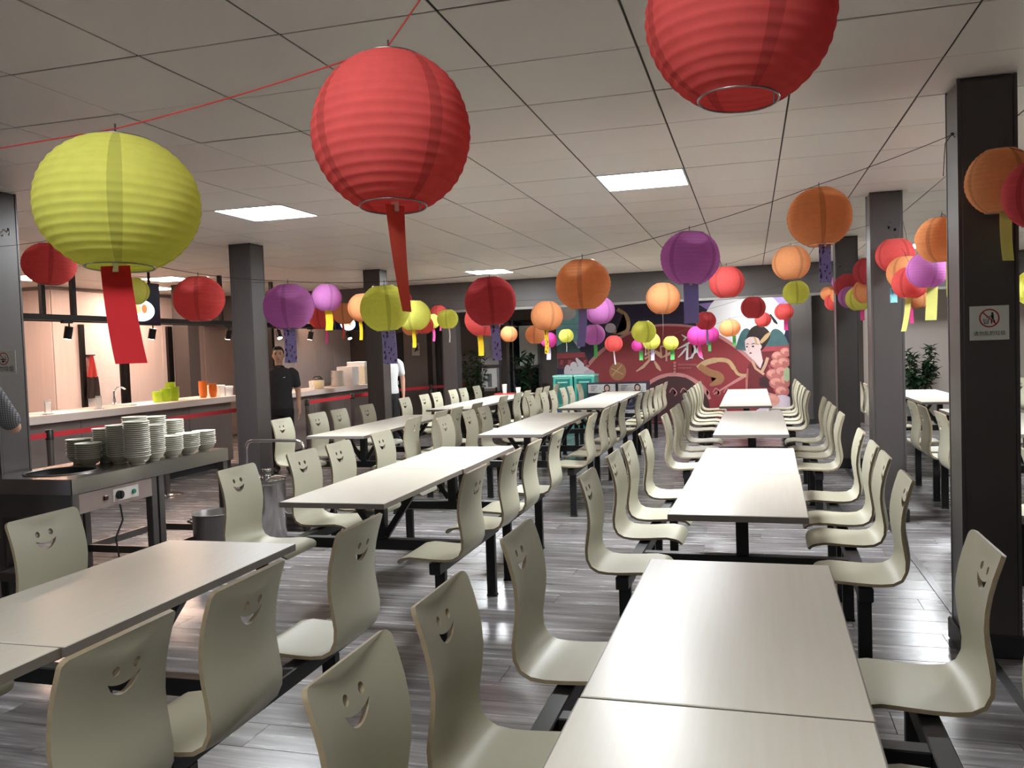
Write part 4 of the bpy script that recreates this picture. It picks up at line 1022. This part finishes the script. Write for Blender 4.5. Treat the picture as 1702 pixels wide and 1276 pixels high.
# painted calligraphy strokes and caption
cal = [('collar', stroke([(1058, 617), (1070, 609), (1080, 598)], [2, 5, 4])), ('collar', stroke([(1088, 600), (1094, 610), (1099, 616)], [3, 6, 2])), ('collar', stroke([(1072, 596), (1090, 586), (1096, 590)], [3, 3, 2])), ('collar', stroke([(1072, 590), (1082, 584)], 3)), ('collar', stroke([(1078, 578), (1080, 600)], 3)), ('collar', stroke([(1088, 582), (1095, 588), (1100, 594)], [2, 7, 3])),
       ('collar', stroke([(1098, 576), (1100, 594), (1112, 588), (1118, 582)], [2, 4, 5, 2])), ('collar', stroke([(1098, 576), (1112, 574)], 3)), ('collar', stroke([(1108, 560), (1108, 600)], 3)),
       ('white', stroke([(1133, 556), (1141, 561), (1136, 566)], [1, 5, 2])), ('white', stroke([(1126, 580), (1140, 573), (1148, 568)], [1, 4, 3])), ('white', stroke([(1143, 570), (1142, 598)], [3, 4])), ('white', stroke([(1141, 578), (1133, 588), (1127, 594)], [3, 3, 1])), ('white', stroke([(1152, 569), (1156, 580), (1150, 594), (1143, 596)], [3, 4, 4, 1])), ('white', stroke([(1164, 570), (1160, 582), (1150, 590)], [3, 4, 2])), ('white', stroke([(1158, 582), (1164, 592), (1170, 597)], [2, 4, 1]))]
art('calligraphy_print', cal)
def wall_text(body, px, py, hpx, m, name, parent):
    c = W(px, py); k = depth(c)/F_PX; bm = text_bm(body, hpx*k)
    LAYER[0] += .0003
    me = bpy.data.meshes.new(name); bm.to_mesh(me); bm.free(); me.materials.append(m)
    return obj(name, me, parent=parent, loc=(c[0], YW-LAYER[0]-.001, c[2]))
cap = []
for (x0, x1, y) in ((1128, 1157, 606), (1128, 1148, 611.5)):
    x = x0
    while x < x1:
        w = rnd.uniform(1.2, 2.0); cap.append(('rim', [(x, y-1.5), (x+w, y-1.5), (x+w, y-.7), (x+.5, y-.7), (x+.5, y+1.5), (x, y+1.5)])); x += w+.8
for q in range(4): cap.append(('rim', [(1120, 601+5*q), (1124, 601+5*q), (1124, 602+5*q), (1122, 602.4+5*q), (1124, 604.5+5*q), (1120, 604.5+5*q)]))
art('caption_print', cap)

# ---- doors, windows and posters of the far left wall
M_GLASS = mat('door_glass', (120, 130, 132), .06, var=0, trans=.6); M_DFRAME = mat('door_frame', (92, 88, 88), .4, metal=.4)
def wall_rect(name, px0, px1, py0, py1, th, m, parent=None, y=YW, **k):
    a = at_y((px0), (py0+py1)/2, y); b = at_y(px1, (py0+py1)/2, y); c = at_y((px0+px1)/2, py0, y); d = at_y((px0+px1)/2, py1, y)
    return obj(name, B(bbox, a.x, b.x, y-th, y-.001, max(d.z, .005), min(c.z, 2.6), .003), m, parent, **k)
M_VOID = mat('dark_doorway', (18, 17, 22), .6)
d1 = wall_rect('door_1', 656, 673, 553, 700, .02, M_VOID, kind='structure')
g1 = wall_rect('wall_panel_grey', 673, 712, 535, 702, .015, M_GREYWALL, kind='structure')
d2 = wall_rect('door_2', 712, 735, 540, 702, .02, M_VOID, kind='structure'); wall_rect('frame', 721, 726, 540, 700, .05, M_DFRAME, d2)
d3 = wall_rect('window_1', 799, 832, 545, 650, .02, mat('pale_glass', (168, 170, 168), .15), kind='structure'); wall_rect('frame', 796, 800, 540, 655, .05, M_DFRAME, d3); wall_rect('frame', 830, 834, 540, 655, .05, M_DFRAME, d3); wall_rect('frame', 799, 832, 606, 611, .05, M_DFRAME, d3)
d4 = wall_rect('door_3', 848, 898, 532, 700, .02, mat('night_glass', (24, 30, 32), .08), kind='structure')
wall_rect('frame', 844, 849, 528, 700, .06, M_DFRAME, d4); wall_rect('frame', 854, 856, 532, 690, .08, M_CHROME, d4); wall_rect('frame', 896, 900, 528, 700, .06, M_DFRAME, d4); wall_rect('pane', 864, 894, 541, 612, .03, mat('frosted_pane', (176, 182, 180), .25), d4); wall_rect('frame', 858, 897, 607, 612, .05, M_DFRAME, d4)
ps_ = thing('poster', 'pale poster with a black brushed figure on the grey wall panel', 'poster', (0, 0, 0))
wall_rect('sheet', 685, 698, 570, 591, .022, mat('poster_sheet', (190, 188, 182), .6), ps_)
pc = at_y(691, 580, YW-.024); k = depth(pc)/F_PX
bm = bmesh.new()
for s in (stroke([(4, -6), (1, 0), (-2, 5)], [1.5, 4, 1]), stroke([(2, -4), (4, 2), (2, 4)], [1, 2, .5])): poly(bm, [(pc.x+x*k, pc.y-.001, pc.z-y*k) for x, y in s])
obj('print', bm, PR['ink'], ps_)
nb = thing('notice_stand', 'white framed notice stand before the far window', 'notice board', (0, 0, 0))
wall_rect('board', 802, 826, 612, 645, .02, mat('notice_white', (196, 198, 196), .4), nb, y=15.3)
a = at_y(803, 645, 15.28); b = at_y(825, 645, 15.28)
for p in (a, b): obj('leg', B(bar, (p.x, 15.28, 0.002), (p.x, 15.28, p.z+.02), .03, .03), M_BLACK, nb)
wall_rect('print', 811, 818, 621, 643, .022, mat('notice_grey', (96, 98, 98), .5), nb, y=15.299)

# ---- potted plants
M_LEAF = mat('dark_leaf', (34, 62, 36), .5, var=.25, scale=6); M_SOIL = mat('soil', (50, 38, 30), .9); M_STEM = mat('stem', (70, 58, 38), .7)
def plant(x, y, h, rad, n, label, pot_h=.3, pot_m=None, leaf=.16, seed=1):
    R_ = random.Random(seed); t = thing('potted_plant', label, 'plant', (x, y, 0))
    pr = rad*.45
    obj('pot', B(lathe, [(0, .001), (pr*.75, .001), (pr, pot_h-.02), (pr*1.08, pot_h), (pr*.95, pot_h), (pr*.9, pot_h-.03), (0, pot_h-.03)], 24), pot_m or mat('pot_grey', (120, 122, 120), .5), t)
    bm = bmesh.new()
    stems = []
    for i in range(14):
        a = R_.uniform(0, 6.28); r_ = rad*R_.uniform(.2, .75); top = Vector((r_*cos(a), r_*sin(a), pot_h+(h-pot_h)*R_.uniform(.5, .98)))
        tube(bm, [(0.02*cos(a), .02*sin(a), pot_h-.03), top*.5+Vector((0, 0, pot_h*.4)), top], [.009, .007, .004], 5); stems.append(top)
    obj('stem', bm, M_STEM, t)
    bm = bmesh.new()
    for i in range(n):
        s = R_.choice(stems); f = R_.uniform(.35, 1.05); c = Vector((s.x*f, s.y*f, pot_h+(s.z-pot_h)*f)); a = R_.uniform(0, 6.28); el_ = R_.uniform(-.5, .9); L_ = leaf*R_.uniform(.6, 1.1); w = L_*.22
        d = Vector((cos(a)*cos(el_), sin(a)*cos(el_), sin(el_))); sd = d.cross(Vector((0, 0, 1))).normalized(); nn = sd.cross(d)
        P = [c, c+d*L_*.45+sd*w+nn*.01, c+d*L_-nn*.02, c+d*L_*.45-sd*w+nn*.01]; m_ = c+d*L_*.5-nn*.006
        v = [bm.verts.new(p) for p in P]; vm = bm.verts.new(m_)
        for q in range(4): bm.faces.new((v[q], v[(q+1) % 4], vm))
    obj('foliage', bm, M_LEAF, t, kind='stuff')
    return t
p = at_y(1524, 615, 14.4); plant(p.x, 14.4, 1.42, .36, 520, 'dense dark green potted shrub behind the right-hand tables', .38, mat('pot_steel', (120, 128, 128), .35, metal=.4), .15, 2)
p = at_y(787, 620, 15.2); plant(p.x, 15.2, 1.5, .34, 420, 'dark bushy potted conifer left of the notice stand', .35, M_BLACKP, .14, 3)
p = at_y(874, 615, 15.4); plant(p.x, 15.4, 1.45, .34, 160, 'potted plant with drooping leaves before the glass door', .4, M_BLACKP, .26, 4)

# ---- teal bins and printed cartons in front of the mural
M_TEAL = mat('teal_plastic', (70, 176, 160), .25, var=.12, scale=5); M_TEALL = mat('teal_light', (140, 216, 200), .3); M_TEALD = mat('teal_dark', (40, 118, 112), .3)
for i, (px0, px1, w) in enumerate(((919, 952, 'left teal plastic storage bin before the mural'), (954, 988, 'right teal plastic storage bin before the mural'))):
    y = 14.5; a = at_y(px0, 640, y); b = at_y(px1, 640, y); zt = at_y(955, 623, y).z
    t = thing('storage_bin', w, 'storage bin', ((a.x+b.x)/2, y, 0)); hx = (b.x-a.x)/2
    obj('body', B(bbox, -hx, hx, 0, .45, 0.001, zt-.04, .015, 2), M_TEAL, t); obj('lid', B(bbox, -hx-.005, hx+.005, -.012, .46, zt-.04, zt, .01, 2), M_TEALL, t)
    obj('recess', B(bbox, -hx+.05, hx-.05, -.006, .004, zt*.5, zt-.07, .004), M_TEALD, t); obj('handle', B(bbox, -hx*.5, hx*.5, -.02, -.004, zt-.14, zt-.115, .004), M_TEALL, t)
    obj('label_strip', B(bbox, -hx+.06, hx-.06, -.010, .0, zt*.25, zt*.4, .003), mat('teal_label', (58, 96, 128), .3), t)
M_CARD = mat('carton_print', (52, 50, 66), .5); M_CARDW = mat('carton_white', (206, 208, 210), .5, var=.25, scale=14)
ct = at_y(975, 637, 14.2); ct2 = at_y(1076, 634, 14.2); cw = (ct2.x-ct.x)/2
for r_ in range(2):
    for c_ in range(2):
        h = ct.z/2-.002; w = ('lower', 'upper')[r_]+(' left', ' right')[c_]+' printed carton of the stack of four before the mural'
        t = thing('printed_carton', w, 'carton', (ct.x+cw*(c_+.5), 14.2, .001+r_*(h+.002)), group='four stacked printed cartons')
        hx = cw/2-.004
        obj('body', B(bbox, -hx, hx, 0, .4, 0.0, h, .003), M_CARD, t)
        bm = bmesh.new(); e = .0015
        def rr(x0, x1, z0, z1, mi, y): poly(bm, [(x0, y, z0), (x1, y, z0), (x1, y, z1), (x0, y, z1)], mi)
        rr(-hx+.02, hx-.02, h*.62, h-.02, 0, -.001)
        def el2(x, z, a, b, mi, y, n=24): poly(bm, [(x+a*cos(2*pi*i/n), y, z+b*sin(2*pi*i/n)) for i in range(n)], mi)
        el2(hx*.35, h*.80, .055, h*.15, 1, -.0015); el2(hx*.35, h*.79, .036, h*.10, 2, -.002); el2(hx*.35, h*.66, .08, h*.04, 1, -.0018)
        for q in range(4): rr(-hx*.75, -hx*.75+.12-.02*q, h*(.88-.06*q), h*(.90-.06*q), 1, -.0016)
        el2(-hx*.2, h*.30, .15, h*.26, 3, -.001, 32); el2(-hx*.2, h*.30, .12, h*.21, 4, -.0015, 32); el2(-hx*.2, h*.30, .05, h*.09, 3, -.002); el2(-hx*.2, h*.30, .02, h*.04, 0, -.0025)
        obj('print', bm, [M_CARDW, mat('carton_hair', (40, 34, 36), .5), mat('carton_skin', (206, 172, 160), .5), mat('carton_ring', (96, 100, 128), .4), M_CARD], t)

# ---- cups on a red tray
pt = at_z(839, 655, .752)
tr_ = thing('tray', 'red plastic tray on the far left-row table', 'tray', (pt.x, pt.y, .7515))
obj('base', B(bbox, -.15, .15, -.11, .11, 0, .008, .003), mat('red_tray', (186, 66, 66), .4), tr_)
bm = bmesh.new()
for a in ((-.15, .15, -.11, -.102), (-.15, .15, .102, .11), (-.15, -.142, -.102, .102), (.142, .15, -.102, .102)): box(bm, a[0], a[1], a[2], a[3], .008, .02)
obj('rim', bm, mat('red_tray', (186, 66, 66), .4), tr_)
for (dx, dy, hh, zz, w) in ((.0, .0, .15, .7605, 'tall white paper cup on the red tray'), (.23, .02, .10, .7515, 'short white paper cup beside the red tray')):
    t = thing('paper_cup', w, 'cup', (pt.x+dx, pt.y+dy, zz)); obj('body', B(lathe, [(0, .001), (.032, .001), (.042, hh), (.039, hh), (0, hh-.005)], 22), M_WHITEP, t); obj('lid', B(lathe, [(.0435, hh-.004), (.0435, hh+.006), (.037, hh+.012), (0, hh+.012)], 22), mat('cream_lid', (236, 226, 206), .4), t)

# ---- signs on columns
def board_sign(px0, px1, py0, py1, Y, label, text, kind):
    a = at_y(px0, (py0+py1)/2, Y); b = at_y(px1, (py0+py1)/2, Y); c = at_y((px0+px1)/2, py0, Y); d = at_y((px0+px1)/2, py1, Y)
    w, h = b.x-a.x, c.z-d.z
    t = thing('sign', label, 'sign', ((a.x+b.x)/2, Y-.0022, (c.z+d.z)/2))
    obj('board', B(bbox, -w/2, w/2, -.003, .0, -h/2, h/2, .001), mat('sign_board', (206, 210, 202), .4, var=.03), t)
    M_SR = mat('sign_red', (176, 32, 40), .5); M_SK = mat('sign_black', (26, 24, 24), .5)
    r = h*.27; cz = h*.14; yy = -.0036
    bm = bmesh.new(); n = 40
    for i in range(n):
        a0, a1 = 2*pi*i/n, 2*pi*(i+1)/n
        poly(bm, [(r*cos(a0), yy-.0006, cz+r*sin(a0)), (r*cos(a1), yy-.0006, cz+r*sin(a1)), (r*.86*cos(a1), yy-.0006, cz+r*.86*sin(a1)), (r*.86*cos(a0), yy-.0006, cz+r*.86*sin(a0))])
    q = stroke([(-r*.66, r*.66), (r*.66, -r*.66)], r*.13); poly(bm, [(x, yy-.0006, cz+z) for x, z in q]); obj('ring', bm, M_SR, t)
    bm = bmesh.new()
    def S(pts, w_): poly(bm, [(x*r, yy, cz+z*r) for x, z in stroke(pts, w_)])
    def E(x, z, a_, b_): poly(bm, [((x+a_*cos(2*pi*i/16))*r, yy, cz+(z+b_*sin(2*pi*i/16))*r) for i in range(16)])
    if kind == 'litter':
        E(.3, .5, .12, .12); S([(.3, .38), (.32, 0)], .26); S([(.3, .3), (.05, .12), (-.02, .25)], .09); S([(.3, 0), (.2, -.3), (.22, -.6)], .12); S([(.34, 0), (.48, -.3), (.55, -.6)], .12)
        S([(-.55, -.05), (-.47, -.58)], .07); S([(-.05, -.05), (-.13, -.58)], .07); S([(-.47, -.58), (-.13, -.58)], .07); S([(-.38, -.1), (-.36, -.5)], .05); S([(-.22, -.1), (-.24, -.5)], .05); S([(-.3, .1), (-.2, .0)], .07)
    else:
        S([(-.6, -.1), (.35, -.1)], .16); S([(.42, -.1), (.55, -.1)], .16); S([(.5, .05), (.42, .2), (.52, .35)], .08); S([(.3, .05), (.24, .22), (.33, .38)], .06); E(-.1, -.42, .3, .16)
    obj('pictogram', bm, M_SK, t)
    bm = text_bm(text, w*.78/len(text)*1.05); me = bpy.data.meshes.new('lettering'); bm.to_mesh(me); bm.free(); me.materials.append(M_SK)
    obj('lettering', me, parent=t, loc=(0, yy-.0002, -h*.31))
board_sign(1611, 1677, 508, 565, 4.297, 'white no-littering sign with red ring on the large column', '请勿乱扔垃圾', 'litter')
board_sign(-12, 27, 582, 621, 4.377, 'white no-smoking sign with red ring on the left column', '请勿吸烟', 'smoke')
# torn paper on the left column
bm = bmesh.new(); pp = at_y(9, 383, 4.3765)
for s in (stroke([(-11, 4), (-4, -2), (3, 3), (8, -3)], [3, 4, 3, 5]), stroke([(5, -4), (9, 3), (7, 9)], [3, 2, 4]), stroke([(-10, 8), (-4, 9)], 3)):
    L_ = len(s)//2
    for i in range(L_-1): a_, b_, c_, d_ = s[i], s[i+1], s[-2-i], s[-1-i]; v8 = [bm.verts.new((pp.x+x*.0036, yy, pp.z-y*.0036)) for yy in (4.374, 4.379) for x, y in (a_, b_, c_, d_)]; [bm.faces.new([v8[j] for j in f]) for f in ((0, 1, 2, 3), (7, 6, 5, 4), (0, 4, 5, 1), (1, 5, 6, 2), (2, 6, 7, 3), (3, 7, 4, 0))]
obj('paper_scrap', bm, M_WHITEP, label='torn white paper scrap stuck high on the left column', cat='paper scrap')

# ---- kitchen doorway posts, hanging apron
def kpost(px0, px1, label):
    a = at_x(px0, 600, -9.76); b = at_x(px1, 600, -9.76)
    return a.y, b.y
kd = obj('door_4', B(bbox, -9.782, -9.76, at_x(141, 600, -9.78).y, at_x(198, 600, -9.78).y, .02, 2.06, .004), mat('kitchen_door_white', (214, 210, 212), .35), kind='structure')
for px0, px1 in ((134, 141), (198, 204), (207, 213), (279, 287)):
    a, b = kpost(px0, px1, ''); obj('jamb', B(bbox, -9.784, -9.735, a, b, .02, 2.1, .004), M_BLACK, parent=kd)
p = at_x(152, 590, -9.70)
ap = thing('apron', 'red and dark apron hanging on a hook in the kitchen', 'apron', (-9.72, p.y, p.z))
obj('hook', B(bbox, -.04, .02, -.08, .08, -.01, .008, .002), M_BLACK, ap)
def drape(bm, z0, z1, w0, w1):
    n = 8; R0 = []
    for i in range(n+1):
        t = i/n; z = z0+(z1-z0)*t; w = w0+(w1-w0)*t
        R0.append([bm.verts.new((.012+.014*sin(j*1.7+t*2), w*(j/8-.5), z)) for j in range(9)])
    for i in range(n):
        for j in range(8): f = bm.faces.new((R0[i][j], R0[i][j+1], R0[i+1][j+1], R0[i+1][j])); f.smooth = True
    bmesh.ops.solidify(bm, geom=bm.faces[:], thickness=.006)
obj('bib', B(drape, 0, -.34, .06, .22), mat('apron_red', (214, 84, 80), .8), ap); obj('skirt', B(drape, -.33, -.66, .22, .3), mat('apron_dark', (62, 52, 52), .8), ap)
# ================================================================== PEOPLE
def remesh(bm, voxel, name, m, it=6):
    me = bpy.data.meshes.new(name); bm.to_mesh(me); bm.free()
    o = bpy.data.objects.new(name, me); COL.objects.link(o)
    md = o.modifiers.new('r', 'REMESH'); md.mode = 'VOXEL'; md.voxel_size = voxel; md.use_smooth_shade = True
    sm = o.modifiers.new('s', 'SMOOTH'); sm.factor = .5; sm.iterations = it
    dg = bpy.context.evaluated_depsgraph_get(); out = bpy.data.meshes.new_from_object(o.evaluated_get(dg))
    bpy.data.objects.remove(o); bpy.data.meshes.remove(me)
    out.materials.clear(); out.materials.append(m)
    for p in out.polygons: p.use_smooth = True
    return out
def stack(bm, rows, n=20):
    R = [[bm.verts.new((cx+rx*cos(2*pi*j/n), cy+ry*sin(2*pi*j/n), z)) for j in range(n)] for (cx, cy, z, rx, ry) in rows]
    for A, Bq in zip(R, R[1:]):
        for j in range(n): bm.faces.new((A[j], A[(j+1) % n], Bq[(j+1) % n], Bq[j]))
    bm.faces.new(R[0][::-1]); bm.faces.new(R[-1])
def limb(bm, pts, rs):
    P = []; Q = []
    for i in range(len(pts)-1):
        for k in range(5): t = k/5; P.append(Vector(pts[i]).lerp(Vector(pts[i+1]), t)); Q.append(rs[i]+(rs[i+1]-rs[i])*t)
    P.append(Vector(pts[-1])); Q.append(rs[-1]); tube(bm, P, Q, 14)
    for p, r in ((pts[0], rs[0]), (pts[-1], rs[-1])): ellipsoid(bm, p, r, r, r, 12, 8)
    for p, r in zip(pts[1:-1], rs[1:-1]): ellipsoid(bm, p, r, r, r, 12, 8)
M_SKIN = mat('skin', (196, 150, 126), .5, var=.05); M_HAIR = mat('black_hair', (20, 18, 18), .45, var=.2, scale=30)
TORSO = [(0, 0, .86, .150, .105), (0, 0, .93, .165, .115), (0, 0, 1.02, .152, .108), (0, -.005, 1.12, .150, .108), (0, -.01, 1.24, .168, .115), (0, -.005, 1.34, .182, .112), (0, 0, 1.41, .165, .095), (0, .005, 1.455, .10, .075), (0, .005, 1.48, .06, .055)]
def hand(bm, wrist, d, side, fwd):
    """palm plus five curled fingers; d points down the forearm"""
    d = Vector(d).normalized(); w = Vector(wrist); f = Vector(fwd).normalized(); s = d.cross(f).normalized()
    c = w+d*.045
    for k in range(4): tube(bm, [w+d*.005+f*(.018-.012*k), c+f*(.026-.0175*k)+d*.035], [.014, .013], 8)
    ellipsoid(bm, c, .026, .030, .042, 12, 8)
    for k, L_ in enumerate((.072, .080, .074, .058)):
        b0 = c+f*(.027-.018*k)+d*.036; b1 = b0+d*L_*.5+s*side*.006; b2 = b1+d*L_*.32+s*side*.016; b3 = b2+d*L_*.14+s*side*.014
        tube(bm, [b0-d*.01, b0, b1, b2, b3], [.009, .009, .0085, .0078, .006], 8)
    t0 = w+d*.018+f*.022; tube(bm, [t0, t0+f*.022+d*.022, t0+f*.030+d*.048+s*side*.01, t0+f*.028+d*.066+s*side*.016], [.012, .011, .0095, .007], 8)
def person(label, loc, rz, H, shirt, trousers, arms, hair=True, sleeve=.58, apron=None):
    t = thing('person', label, 'person', loc, rz); s = H/1.74
    bm = bmesh.new()
    stack(bm, [(a, b, c, rx*.94, ry*.94) for a, b, c, rx, ry in TORSO]); limb(bm, [(0, .005, 1.46), (0, -.01, 1.56)], [.056, .054])
    ellipsoid(bm, (0, -.012, 1.645), .074, .092, .112, 20, 14); ellipsoid(bm, (0, -.045, 1.585), .052, .058, .05, 14, 10)
    ellipsoid(bm, (0, -.108, 1.625), .012, .020, .022, 10, 8); ellipsoid(bm, (0, -.098, 1.645), .008, .014, .03, 8, 6)
    for sx in (-1, 1):
        ellipsoid(bm, (sx*.076, .0, 1.635), .010, .020, .030, 10, 8); ellipsoid(bm, (sx*.03, -.088, 1.668), .024, .012, .008, 10, 6)
        limb(bm, [(sx*.088, 0, .90), (sx*.095, -.005, .48), (sx*.10, .02, .09)], [.084, .055, .040])
        sh, el_, wr, fwd = arms[0 if sx < 0 else 1]
        limb(bm, [(sx*.175, 0, 1.40), sh], [.052, .050]); limb(bm, [sh, el_, wr], [.048, .039, .027]); hand(bm, wr, Vector(wr)-Vector(el_), sx, fwd)
    body = obj('body', remesh(bm, .0085, 'body', M_SKIN, 5), parent=t, scale=s)
    for sx in (-1, 1):
        bm = bmesh.new(); ellipsoid(bm, (sx*.030, -.093, 1.652), .012, .008, .006, 10, 6); obj('eye', bm, mat('eye_dark', (30, 22, 20), .2), body)
        obj('eyebrow', B(bar, (sx*.016, -.101, 1.672), (sx*.046, -.092, 1.674), .006, .006), M_HAIR, body)
    bm = bmesh.new(); ellipsoid(bm, (0, -.097, 1.585), .022, .007, .006, 12, 6); obj('mouth', bm, mat('lips', (150, 84, 78), .5), body)
    bm = bmesh.new(); stack(bm, [(a, b, c, rx+.014, ry+.014) for a, b, c, rx, ry in TORSO[:-1]]+[(0, .005, 1.475, .066, .062)])
    for sx in (-1, 1):
        sh, el_, wr, fwd = arms[0 if sx < 0 else 1]; e = Vector(sh).lerp(Vector(el_), sleeve)
        limb(bm, [(sx*.17, 0, 1.40), sh, tuple(e)], [.064, .064, .060])
    ms = remesh(bm, .010, 'shirt', shirt, 4); obj('shirt', ms, parent=t, scale=s)
    bm = bmesh.new(); tube(bm, [(.064*cos(a), .005+.06*sin(a), 1.478-.01*sin(a)) for a in [2*pi*i/20 for i in range(20)]], .012, 8, closed=True); obj('collar', bm, shirt, parent=t, scale=s)
    bm = bmesh.new(); stack(bm, [(0, 0, .80, .155, .118), (0, 0, .88, .172, .126), (0, 0, .96, .168, .122)])
    for sx in (-1, 1): limb(bm, [(sx*.085, 0, .86), (sx*.095, -.005, .48), (sx*.10, .015, .06)], [.098, .074, .062])
    obj('trousers', remesh(bm, .011, 'trousers', trousers, 4), parent=t, scale=s)
    for sx in (-1, 1):
        bm = bmesh.new(); ellipsoid(bm, (sx*.10, -.055, .042), .047, .125, .042, 16, 10)
        for v in bm.verts: v.co.z = max(v.co.z, .002)
        obj('shoe', bm, M_BLACKP, parent=t, scale=s)
    if hair:
        bm = bmesh.new(); ellipsoid(bm, (0, .008, 1.672), .082, .094, .098, 22, 16); ellipsoid(bm, (0, .04, 1.62), .072, .07, .08, 16, 12); ellipsoid(bm, (0, -.05, 1.735), .062, .045, .03, 14, 10)
        for v in list(bm.verts):
            if v.co.y < -.045 and v.co.z < 1.705: v.co.y = -.03
            if v.co.z < 1.60: v.co.z = 1.60
        obj('hair', remesh(bm, .008, 'hair', M_HAIR, 2), parent=t, scale=s)
    if apron:
        bm = bmesh.new(); rows = []
        for i in range(9):
            z = 1.02-.5*i/8; rows.append([bm.verts.new(((.20+.02*i/8)*sin(a), -(.145+.012*sin(i+j))*cos(a), z)) for j, a in enumerate([-1.9+3.8*k/12 for k in range(13)])])
        for a, b in zip(rows, rows[1:]):
            for j in range(12): f = bm.faces.new((a[j], a[j+1], b[j+1], b[j])); f.smooth = True
        bmesh.ops.solidify(bm, geom=bm.faces[:], thickness=.004); obj('apron', bm, apron, parent=t, scale=s)
    return t
DOWN = [((-.205, .0, 1.37), (-.245, .02, 1.12), (-.25, -.04, .88), (0, -1, 0)), ((.205, .0, 1.37), (.245, .02, 1.12), (.25, -.04, .88), (0, -1, 0))]
M_POLO = mat('dark_polo', (46, 44, 46), .85, var=.1, scale=20, bump=.1); M_TROU = mat('dark_trousers', (28, 27, 30), .85); M_WSHIRT = mat('white_shirt', (212, 214, 214), .85, var=.04, scale=14, bump=.1)
p = at_y(463, 600, 9.75); pp1 = person('person in dark polo shirt standing at the gap between the counters, arms down', (p.x, 9.75, 0), radians(28), 1.62, M_POLO, M_TROU, DOWN)
bm = bmesh.new(); poly(bm, [(.05, -.132, 1.325), (.095, -.126, 1.33), (.075, -.131, 1.337)]); bmesh.ops.solidify(bm, geom=bm.faces[:], thickness=.002); obj('chest_mark', bm, M_WHITEP, parent=pp1, scale=1.62/1.74)
p = at_y(651, 630, 12.3); person('person in white short-sleeved shirt mostly hidden behind the dark column', (p.x-.07, 12.3, 0), radians(20), 1.68, M_WSHIRT, M_TROU, DOWN)
def check_mat():
    m = bpy.data.materials.new('grey_checked_knit'); m.use_nodes = True; N = m.node_tree.nodes; L = m.node_tree.links; b = N['Principled BSDF']
    tc = N.new('ShaderNodeTexCoord'); w = []
    for d in ('X', 'Z'):
        n = N.new('ShaderNodeTexWave'); n.bands_direction = d; n.inputs['Scale'].default_value = 30; n.inputs['Distortion'].default_value = 1.2; L.new(tc.outputs['Object'], n.inputs[0]); w.append(n)
    mu = N.new('ShaderNodeMath'); mu.operation = 'MULTIPLY'; L.new(w[0].outputs['Fac'], mu.inputs[0]); L.new(w[1].outputs['Fac'], mu.inputs[1])
    mx = N.new('ShaderNodeMix'); mx.data_type = 'RGBA'; mx.inputs[6].default_value = lin((72, 72, 76)); mx.inputs[7].default_value = lin((150, 150, 152)); L.new(mu.outputs[0], mx.inputs[0]); L.new(mx.outputs[2], b.inputs['Base Color']); b.inputs['Roughness'].default_value = .9
    return m
ARMS3 = [((-.21, -.02, 1.37), (-.30, -.10, 1.16), (-.10, -.30, 1.22), (0, 0, 1)), ((.21, -.02, 1.37), (.30, -.10, 1.16), (.12, -.30, 1.02), (0, 0, 1))]
p = at_y(-84, 700, 3.72); person('person in grey checked shirt cut off by the left edge beside the warming table', (p.x, 3.72, 0), radians(-150), 1.72, check_mat(), mat('grey_trousers', (84, 86, 94), .85), ARMS3, sleeve=.8, apron=mat('grey_apron', (122, 124, 134), .8))
